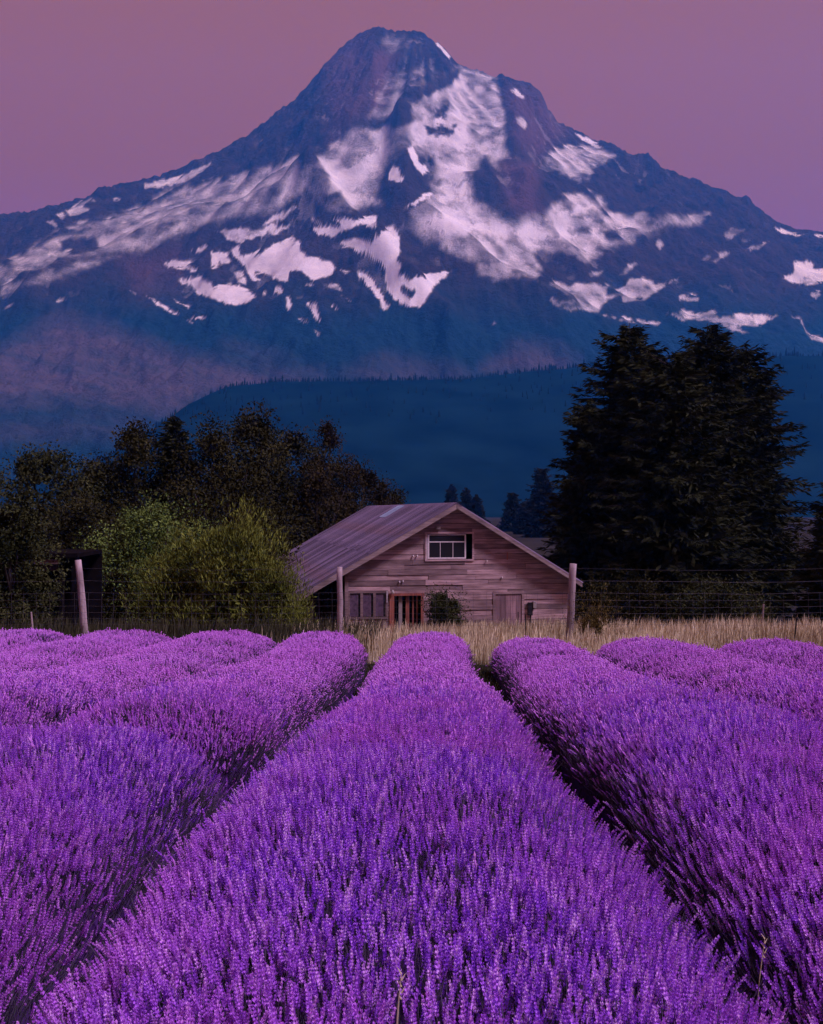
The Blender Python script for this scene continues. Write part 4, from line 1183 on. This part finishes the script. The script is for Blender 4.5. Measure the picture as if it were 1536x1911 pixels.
# ================================================================== dry straw grass
def blades(n_, xs, ys, hmin, hmax, wid, seed, lean=0.10):
    r = np.random.default_rng(seed)
    z = gz(ys) - 0.02
    clump = fbm(xs * 1.1, ys * 1.1, 3, seed)
    h = r.uniform(hmin, hmax, n_) * (0.30 + 1.35 * clump)
    a = r.uniform(0, 2 * np.pi, n_); sx, sy = np.cos(a) * wid, np.sin(a) * wid
    dx, dy = r.normal(0, lean, n_) * h + 0.05 * h, r.normal(0, lean, n_) * h
    w2 = 0.7
    P = np.zeros((n_, 6, 3))
    P[:, 0] = np.stack([xs - sx, ys - sy, z], -1); P[:, 1] = np.stack([xs + sx, ys + sy, z], -1)
    mx, my, mz = xs + dx * 0.3, ys + dy * 0.3, z + h * 0.55
    P[:, 2] = np.stack([mx - sx * w2, my - sy * w2, mz], -1); P[:, 3] = np.stack([mx + sx * w2, my + sy * w2, mz], -1)
    ux, uy, uz = xs + dx * 0.72, ys + dy * 0.72, z + h * 0.84
    P[:, 4] = np.stack([ux + sx * 0.9, uy + sy * 0.9, uz], -1)
    P[:, 5] = np.stack([xs + dx, ys + dy, z + h], -1)
    base = (np.arange(n_) * 6)[:, None]
    q = base + np.array([[0, 1, 3, 2]])
    t = np.concatenate([base + np.array([[2, 3, 4]]), base + np.array([[2, 4, 5]])], 0)
    return P.reshape(-1, 3), q, t
m_straw = leaf_mat('dry_straw', (0.36, 0.30, 0.17), (0.84, 0.75, 0.48), 0.5)
N1 = 72000
gxs = rng.uniform(-3.0, 15, N1); gys = 19.3 + (41.2 - 19.3) * rng.random(N1) ** 1.25
ok = (gxs < 0.42 * gys) & ~((gxs < 0.2) & (rng.random(N1) < 0.35)) & ~((np.abs(gxs - 0.3) < 1.2) & (gys > 26) & (rng.random(N1) < 0.5))
ok &= rng.random(N1) < np.clip((gxs + 2.6) / 3.4, 0.12, 1.0)
ok &= fbm(gxs * 0.6, gys * 0.6, 3, 91) > 0.27 + 0.07 * (gxs < 2.5)
gxs, gys = gxs[ok], gys[ok]
P, q, t = blades(len(gxs), gxs, gys, 0.20, 0.52, 0.0075, 5)
o = link('dry_grass', build_mesh('dry_grass', P, q, t, [m_straw])); o['kind'] = 'stuff'
o['label'] = 'tall dry straw-coloured grass between the lavender and the barn'
m_wild = leaf_mat('dull_green_grass', (0.015, 0.02, 0.010), (0.09, 0.085, 0.045), 0.6)
N2 = 14000
gxs = rng.uniform(-14, -0.8, N2); gys = rng.uniform(19.6, 40, N2)
ok = gxs > -0.43 * gys - 1
gxs, gys = gxs[ok], gys[ok]
P, q, t = blades(len(gxs), gxs, gys, 0.2, 0.6, 0.010, 9)
o = link('wild_grass', build_mesh('wild_grass', P, q, t, [m_wild])); o['kind'] = 'stuff'
o['label'] = 'dull green grass under the bushes at the left'
# soil tufts between the rows
N3 = 9000
rk = rng.integers(-3, 3, N3) + 0.5; gys = rng.uniform(1.2, 18.5, N3)
gxs = ROW_X0 + ROW_SLOPE * gys + rk * ROW_SP + rng.normal(0, 0.10, N3)
ok = np.abs(gxs) < 0.40 * gys + 0.8
gxs, gys = gxs[ok], gys[ok]
P, q, t = blades(len(gxs), gxs, gys, 0.06, 0.26, 0.004, 12, 0.4)
o = link('weeds', build_mesh('weeds', P, q, t, [m_wild])); o['kind'] = 'stuff'
o['label'] = 'short weeds in the furrows between the lavender rows'
# a few tall dry stalks among the lavender
def stalk(label, pts_px, d, heads=True):
    base = px(pts_px[0][0], pts_px[0][1], d)
    pts = [px(x, y, d) - base for x, y in pts_px]
    mb = MB().tube([tuple(p) for p in pts], [0.0022 - 0.0012 * i / max(1, len(pts) - 1) for i in range(len(pts))], 5)
    if heads:
        tip = pts[-1]
        for q in range(5):
            a = tip - Vector((0, 0, 0.012 * q)); s = 1 if q % 2 else -1
            mb.tube([tuple(a), tuple(a + Vector((0.008 * s, 0.003, 0.012)))], [0.0022, 0.0006], 4)
    o = mb.build('grass_stalk', m_straw, None, loc=tuple(base))
    tag(o, label, 'grass stalk', 'dry stalks among the lavender')
stalk('single pale dry grass stalk in the shade of the right furrow', [(1413, 1880), (1418, 1820), (1427, 1752)], 2.7)
stalk('pale grass stalk rising through the central row at the bottom edge', [(740, 1930), (743, 1880), (749, 1818)], 2.05)
stalk('faint pair of green stems in the left half of the central row', [(488, 1740), (478, 1712), (462, 1664)], 2.9, False)
# ================================================================== trees and bushes
def leaf_quads(P, D, L, W, r):
    """diamond leaves at P pointing along D with length L, width W"""
    n_ = len(P)
    S = np.cross(D, r.normal(0, 1, (n_, 3))); S /= np.linalg.norm(S, axis=1, keepdims=True) + 1e-9
    L = np.broadcast_to(np.asarray(L), (n_,))[:, None]; W = np.broadcast_to(np.asarray(W), (n_,))[:, None]
    V_ = np.stack([P, P + D * L * 0.5 + S * W, P + D * L, P + D * L * 0.5 - S * W], 1)
    return V_.reshape(-1, 3), np.arange(n_ * 4).reshape(-1, 4)

LEAF = {
 'dark':   leaf_mat('leaf_dark_green', (0.009, 0.009, 0.003), (0.060, 0.060, 0.020), 0.6),
 'mid':    leaf_mat('leaf_mid_green', (0.012, 0.016, 0.005), (0.085, 0.096, 0.034), 0.5),
 'bright': leaf_mat('leaf_fresh_green', (0.026, 0.050, 0.010), (0.20, 0.29, 0.065), 0.7),
 'yellow': leaf_mat('leaf_yellow_green', (0.040, 0.054, 0.009), (0.23, 0.27, 0.048), 0.8),
 'brown':  leaf_mat('leaf_red_brown', (0.013, 0.010, 0.004), (0.060, 0.048, 0.020), 0.6),
 'fir':    leaf_mat('needles_dark', (0.007, 0.009, 0.003), (0.044, 0.050, 0.020), 0.5),
 'firblue': leaf_mat('needles_far', (0.010, 0.014, 0.016), (0.030, 0.036, 0.036), 0.3),
 'gold':   leaf_mat('leaf_golden', (0.05, 0.04, 0.01), (0.22, 0.18, 0.06), 0.9),
}
m_bark = wood_mat('tree_bark', (0.025, 0.018, 0.016), (0.075, 0.058, 0.050), 'Z', 0.4)

LEAF_MULT = 2.0
def broadleaf(name, label, cat, cx, top, hw, d, kind, seed, lobes=9, n_leaf=7000, leaf=0.16, spiky=0.3, low=0.12, depth=1.0, gap=0.42, group=None, upright=False):
    r = np.random.default_rng(seed); n_leaf = int(n_leaf * LEAF_MULT)
    x0 = pxx(cx, d); g = float(gz(d)); H = pxz(top, d) - g; Rw = hw / F_PX * d
    root = thing(name, label, cat, (x0, d, g), group=group)
    # lobes of foliage
    C, Rd = [], []
    for k in range(lobes):
        f = (k + 0.5) / lobes
        hz_ = low + (1 - low) * f
        prof = math.sin(math.pi * min(0.97, 0.28 + 0.68 * f)) ** 0.8
        a = k * 2.4 + r.uniform(-0.4, 0.4)
        rad_ = Rw * prof * r.uniform(0.35, 0.72) * (0.15 if k == lobes - 1 else 1)
        rl = Rw * r.uniform(0.42, 0.62) * (0.65 if f > 0.8 else 1.0)
        z = H * hz_ - rl * (0.75 if k == lobes - 1 else 0.4)
        C.append((math.cos(a) * rad_, math.sin(a) * rad_ * depth, max(z, rl * 0.45))); Rd.append((rl, rl * depth, rl * r.uniform(0.8, 1.25) * (1.5 if upright else 1)))
    C, Rd = np.array(C), np.array(Rd)
    which = r.choice(lobes, n_leaf, p=(Rd[:, 0] ** 2) / (Rd[:, 0] ** 2).sum())
    dirs = r.normal(0, 1, (n_leaf, 3)); dirs /= np.linalg.norm(dirs, axis=1, keepdims=True)
    rr_ = r.uniform(0.45, 1.0, n_leaf) ** 0.6
    leaf = leaf * 0.72
    P = C[which] + dirs * Rd[which] * rr_[:, None]
    P += (fbm(P[:, 0] * 1.3 + 3, P[:, 2] * 1.3, 3, seed)[:, None] - 0.5) * dirs * 0.9
    # shoots that break the outline
    ns_ = int(n_leaf * spiky)
    k = r.integers(0, n_leaf, ns_)
    out_d = dirs[k] * np.array([1, 1, 0.6]) + np.array([0, 0, 0.9 if upright else 0.45]); out_d /= np.linalg.norm(out_d, axis=1, keepdims=True)
    ln = r.uniform(0.05, 0.42, ns_) * (1.7 if upright else 1.0)
    P[k] = C[which[k]] + dirs[k] * Rd[which[k]] * 0.97 + out_d * ln[:, None]
    keep = (fbm(P[:, 0] * 1.1 + P[:, 1] * 0.7, P[:, 2] * 1.1, 3, seed + 4) > gap * 0.9) & (P[:, 2] > 0.03)
    P = P[keep]; dirs = dirs[keep]
    D = dirs * 0.6 + r.normal(0, 0.6, P.shape) + np.array([0, 0, 1.1 if upright else -0.1])
    D /= np.linalg.norm(D, axis=1, keepdims=True)
    V_, Q_ = leaf_quads(P, D, leaf * r.uniform(0.6, 1.4, len(P)), leaf * (0.10 if upright else 0.28) * r.uniform(0.7, 1.3, len(P)), r)
    # inner leaves close the crown
    ni = int(n_leaf * 0.45)
    wi = r.integers(0, lobes, ni); di = r.normal(0, 1, (ni, 3)); di /= np.linalg.norm(di, axis=1, keepdims=True)
    Pi = C[wi] + di * Rd[wi] * r.uniform(0.1, 0.72, (ni, 1)); Pi = Pi[Pi[:, 2] > 0.05]
    Di = r.normal(0, 1, Pi.shape); Di /= np.linalg.norm(Di, axis=1, keepdims=True)
    V2, Q2 = leaf_quads(Pi, Di, leaf * 1.25, leaf * 0.35, r)
    V_, Q_ = np.concatenate([V_, V2]), np.concatenate([Q_, Q2 + len(V_)])
    link('crown', build_mesh('crown', V_, Q_, mats=[LEAF[kind]]), root)
    tr = MB()
    th = H * 0.7
    bend = [(0, 0, -0.2), (r.uniform(-.1, .1), 0, th * 0.35), (r.uniform(-.2, .2), r.uniform(-.1, .1), th * 0.7), (C[-1][0], C[-1][1], th)]
    r0 = max(0.04, Rw * 0.055)
    tr.tube(bend, [r0, r0 * 0.85, r0 * 0.6, r0 * 0.3], 7)
    for k in range(lobes - 1):
        c = C[k]; s = min(c[2] * 0.6, th * 0.6)
        tr.tube([(0, 0, s * 0.7), (c[0] * 0.5, c[1] * 0.5, s + (c[2] - s) * 0.6), tuple(c + np.array([0, 0, Rd[k][2] * 0.5]))], [r0 * 0.5, r0 * 0.35, r0 * 0.12], 5)
    tr.build('trunk', m_bark, root)
    return root

def conifer(name, label, cx, top, hw, d, seed, kind='fir', lean=0.0, whorls=46, per=7, sprays=26, power=0.72, droop=0.35, group=None, low=0.03, lop=0.0, spray=0.62):
    r = np.random.default_rng(seed)
    x0 = pxx(cx, d); g = float(gz(d)); H = pxz(top, d) - g; Rw = hw / F_PX * d
    root = thing(name, label, 'conifer', (x0 - lean * H * 0.5, d, g), group=group)
    def axis(z):
        f = z / H
        return np.array([lean * H * (0.5 * f + 0.5 * f ** 3), 0, z])
    Ps, Ds, Ls, Ws = [], [], [], []
    br = MB()
    for w in range(whorls):
        f = (w + r.uniform(0, 0.8)) / whorls                   # 0 bottom .. 1 top
        z = H * (low + (0.985 - low) * f)
        R_ = Rw * (1 - f) ** power * (0.72 + 0.28 * min(1, f / 0.15)) + 0.15 * (1 - f) + 0.05
        for b_ in range(per if f < 0.9 else 4):
            if r.random() < 0.12:
                continue
            a = r.uniform(0, 2 * np.pi)
            L = R_ * r.uniform(0.55, 1.12) * (1 + lop * math.cos(a))
            out = np.array([math.cos(a), math.sin(a), 0])
            side = np.array([-math.sin(a), math.cos(a), 0])
            o0 = axis(z)
            up0 = 0.25 + 0.9 * f ** 3
            def spine(q):
                return o0 + out * L * q + np.array([0, 0, L * (up0 * q * 0.6 - droop * q ** 1.6 + 0.16 * q ** 4)])
            if L > 0.8 and r.random() < 0.35:
                br.tube([tuple(spine(0)), tuple(spine(0.45)), tuple(spine(0.85))], [0.035, 0.022, 0.008], 4)
            m_ = max(10, int(sprays * 2.6 * (0.4 + L / (Rw + 0.01))))
            q = r.uniform(0.05, 1.0, m_) ** 0.75
            sg = r.choice([-1, 1], m_)
            p = np.stack([spine(t_) for t_ in q]) + r.normal(0, 0.05, (m_, 3))
            dd = out * r.uniform(0.5, 1.1, (m_, 1)) + side * (sg * r.uniform(0.2, 1.1, m_))[:, None] + np.array([0, 0, 1]) * r.normal(-0.15, 0.28, (m_, 1))
            dd /= np.linalg.norm(dd, axis=1, keepdims=True)
            Ps.append(p); Ds.append(dd)
            ll = spray * r.uniform(0.5, 1.25, m_) * (1.15 - 0.55 * q) * min(1, 0.35 + L / 1.5)
            Ls.append(ll); Ws.append(ll * r.uniform(0.06, 0.13, m_))
    nc = whorls * per * 20                                     # shaded inner twigs
    fc = r.random(nc) ** 1.3; ac = r.uniform(0, 2 * np.pi, nc)
    Rc = Rw * (1 - fc) ** power * r.uniform(0.05, 0.62, nc)
    zc = H * (low + (0.96 - low) * fc)
    Ps.append(np.stack([lean * H * (0.5 * zc / H + 0.5 * (zc / H) ** 3) + Rc * np.cos(ac), Rc * np.sin(ac), zc], -1))
    dc = np.stack([np.cos(ac), np.sin(ac), r.normal(-0.2, 0.5, nc)], -1) + r.normal(0, 0.5, (nc, 3)); Ds.append(dc / np.linalg.norm(dc, axis=1, keepdims=True))
    lc = spray * r.uniform(0.9, 1.6, nc) * (1.1 - 0.8 * fc); Ls.append(lc); Ws.append(lc * 0.16)
    P = np.concatenate(Ps); D = np.concatenate(Ds); L = np.concatenate(Ls); W = np.concatenate(Ws)
    V_, Q_ = leaf_quads(P, D, L, W, r)
    link('crown', build_mesh('crown', V_, Q_, mats=[LEAF[kind]]), root)
    r0 = max(0.08, H * 0.016)
    br.tube([tuple(axis(0) - np.array([0, 0, 0.2])), tuple(axis(H * 0.3)), tuple(axis(H * 0.65)), tuple(axis(H))], [r0, r0 * 0.8, r0 * 0.45, 0.012], 8)
    br.build('trunk', m_bark, root)
    return root

GB = 'conifers standing right of the barn'
conifer('fir_tree', 'tall dark conifer with its top leaning left, nearest the barn', 1190, 603, 165, 54, 11, lean=-0.055, power=0.44, group=GB, lop=-0.15, whorls=60, per=8, sprays=30)
conifer('fir_tree', 'tallest pointed dark conifer in the middle of the clump', 1320, 603, 165, 56, 12, power=0.44, group=GB, whorls=60, per=8, sprays=30)
conifer('fir_tree', 'dark conifer with long drooping boughs at the right of the clump', 1390, 648, 125, 57.5, 13, power=0.40, group=GB, whorls=54, per=7, lop=0.25, sprays=28)
conifer('fir_tree', 'broad dark conifer filling the front of the clump', 1245, 660, 185, 51, 14, power=0.40, group=GB, whorls=60, per=8, sprays=30)
conifer('fir_tree', 'lower dark conifer skirting the left side of the clump', 1105, 745, 110, 52.5, 15, power=0.42, group=GB, whorls=50, per=7, sprays=26)
conifer('fir_tree', 'dark conifer cut off by the right edge of the picture', 1575, 880, 105, 46, 16, power=0.55, whorls=44, per=7, sprays=26, low=0.02)
GD = 'small far conifers behind the barn roof'
conifer('fir_tree', 'far conifer whose top shows above the barn gable, leftmost of three', 842, 902, 26, 330, 21, 'firblue', whorls=26, per=6, sprays=16, power=0.7, group=GD, spray=1.3)
conifer('fir_tree', 'far conifer above the barn gable, middle of three', 870, 908, 22, 335, 22, 'firblue', whorls=26, per=6, sprays=16, power=0.7, group=GD, spray=1.3)
conifer('fir_tree', 'far conifer above the barn gable, rightmost of three', 890, 922, 26, 325, 23, 'firblue', whorls=26, per=6, sprays=16, power=0.7, group=GD, spray=1.3)
conifer('fir_tree', 'rounded far conifer standing clear above the right roof slope', 957, 918, 30, 300, 24, 'firblue', whorls=26, per=6, sprays=16, power=0.55, group=GD, spray=1.3)
conifer('fir_tree', 'far conifer half hidden behind the left side of the dark clump', 1012, 872, 46, 230, 25, 'firblue', whorls=34, per=7, sprays=18, power=0.5, group=GD, spray=1.1)
conifer('fir_tree', 'short far conifer between the roof slope and the dark clump', 985, 935, 30, 260, 26, 'firblue', whorls=24, per=6, sprays=16, power=0.5, group=GD, spray=1.2)

GL = 'trees behind the shed and bushes at the left'
B = broadleaf
B('tree', 'dull green bush leaning in from the left edge beside the shed', 'bush', 22, 925, 88, 31, 'mid', 31, lobes=11, n_leaf=9000, leaf=0.13, low=0.05, spiky=0.35).name = 'bush'
B('tree', 'rounded dusky green tree at the far left skyline', 'tree', 82, 822, 112, 60, 'mid', 32, lobes=11, n_leaf=9000, leaf=0.26, group=GL, low=0.05)
B('tree', 'dusky tree cut by the left edge of the picture', 'tree', -25, 858, 90, 64, 'mid', 33, lobes=9, n_leaf=7000, leaf=0.26, group=GL, low=0.05)
B('tree', 'dark low tree between the round tree and the upright trees', 'tree', 178, 842, 105, 63, 'dark', 34, lobes=9, n_leaf=7000, leaf=0.24, group=GL, low=0.05)
B('tree', 'upright twiggy tree left of the slender conifer', 'tree', 252, 783, 92, 64, 'dark', 35, lobes=13, n_leaf=10000, leaf=0.28, spiky=0.6, group=GL, low=0.05)
conifer('fir_tree', 'slender dark conifer rising out of the left trees', 326, 770, 88, 65, 36, whorls=44, per=7, sprays=24, power=0.6, group=GL)
B('tree', 'rounded dark tree right of the slender conifer', 'tree', 390, 779, 105, 64, 'dark', 37, lobes=12, n_leaf=9000, leaf=0.24, group=GL, low=0.05)
B('tree', 'tallest dark tree of the left group with a feathery top', 'tree', 478, 757, 100, 66, 'dark', 38, lobes=14, n_leaf=11000, leaf=0.28, spiky=0.6, group=GL, low=0.05)
B('tree', 'brownish dark tree right of the tallest one', 'tree', 548, 788, 95, 69, 'dark', 39, lobes=11, n_leaf=8500, leaf=0.24, group=GL, low=0.05)
B('tree', 'thin airy tree showing blue hill through its top', 'tree', 610, 776, 72, 71, 'brown', 40, lobes=12, n_leaf=6000, leaf=0.22, gap=0.50, spiky=0.5, group=GL, low=0.05)
B('tree', 'reddish low tree behind the left roof slope', 'tree', 662, 848, 84, 72, 'brown', 41, lobes=10, n_leaf=7500, leaf=0.22, group=GL, low=0.05)
B('tree', 'last low reddish tree before the barn ridge', 'tree', 712, 886, 60, 74, 'brown', 42, lobes=8, n_leaf=5200, leaf=0.22, group=GL, low=0.05)
B('tree', 'broad black-green tree filling the gap above the shed', 'tree', 150, 915, 125, 50, 'dark', 43, lobes=12, n_leaf=9000, leaf=0.2, group=GL, low=0.03)
B('tree', 'dark tree mass above the fresh green bush', 'tree', 430, 846, 160, 56, 'dark', 44, lobes=13, n_leaf=11000, leaf=0.22, group=GL, low=0.03)
B('tree', 'dark brown tree mass against the rear of the barn roof', 'tree', 590, 858, 130, 68, 'brown', 45, lobes=12, n_leaf=10000, leaf=0.22, group=GL, low=0.03)
B('tree', 'lowest dark tree, its edge touching the barn ridge', 'tree', 738, 908, 44, 76, 'dark', 46, lobes=8, n_leaf=4500, leaf=0.22, group=GL, low=0.05)
GS = 'bushes along the fence left of the barn'
B('bush', 'wide fresh green bush with layered leaves behind the fence', 'bush', 290, 932, 182, 44, 'bright', 51, lobes=14, n_leaf=19000, leaf=0.15, low=0.05, spiky=0.35, group=GS, depth=0.7)
B('bush', 'tall yellow-green reedy bush against the left barn eave', 'bush', 440, 1000, 118, 36.5, 'yellow', 52, lobes=16, n_leaf=21000, leaf=0.26, low=0.04, upright=True, spiky=0.5, group=GS, depth=0.6)
B('bush', 'lower yellow-green bush merging into the barn corner', 'bush', 515, 1078, 50, 35.5, 'yellow', 53, lobes=9, n_leaf=7000, leaf=0.2, low=0.04, upright=True, spiky=0.5, group=GS)
B('bush', 'low yellow-green growth at the foot of the fresh green bush', 'bush', 345, 1020, 78, 37.5, 'yellow', 58, lobes=10, n_leaf=9000, leaf=0.24, low=0.04, upright=True, spiky=0.5, group=GS)
B('bush', 'small red-brown bush above the yellow-green one', 'bush', 462, 942, 42, 47, 'brown', 54, lobes=8, n_leaf=5000, leaf=0.16, low=0.05, group=GS)
B('bush', 'black-green undergrowth in the deep shade left of the green bush', 'bush', 215, 1075, 60, 42, 'dark', 55, lobes=8, n_leaf=5000, leaf=0.16, low=0.04, group=GS)
B('bush', 'dark green shrub growing in front of the barn doorway', 'bush', 826, 1104, 46, 40.6, 'mid', 56, lobes=11, n_leaf=6500, leaf=0.11, low=0.05, spiky=0.3)
B('bush', 'small straw-green tuft beside the right fence post', 'bush', 1103, 1150, 30, 22.5, 'gold', 57, lobes=7, n_leaf=2600, leaf=0.08, low=0.05, upright=True)
GH = 'far dark hedge bushes at the right'
B('hedge', 'far dark hedge bush beside the trunk of the right conifers', 'hedge', 1395, 1062, 62, 96, 'dark', 61, lobes=10, n_leaf=5000, leaf=0.3, low=0.05, group=GH)
B('hedge', 'far dark hedge bush in the middle of the right gap', 'hedge', 1462, 1072, 55, 92, 'dark', 62, lobes=10, n_leaf=5000, leaf=0.3, low=0.05, group=GH)
B('hedge', 'far dark hedge bush under the conifer at the right edge', 'hedge', 1535, 1050, 60, 88, 'dark', 63, lobes=10, n_leaf=5000, leaf=0.3, low=0.05, group=GH)
B('hedge', 'low dark scrub under the conifers right of the barn', 'hedge', 1180, 1092, 110, 47, 'dark', 64, lobes=12, n_leaf=7000, leaf=0.16, low=0.05, group='scrub under the conifers', depth=0.5)
B('hedge', 'grey-green scrub under the conifers near the pale stake', 'hedge', 1340, 1098, 95, 46, 'mid', 65, lobes=12, n_leaf=6000, leaf=0.16, low=0.05, group='scrub under the conifers', depth=0.5)
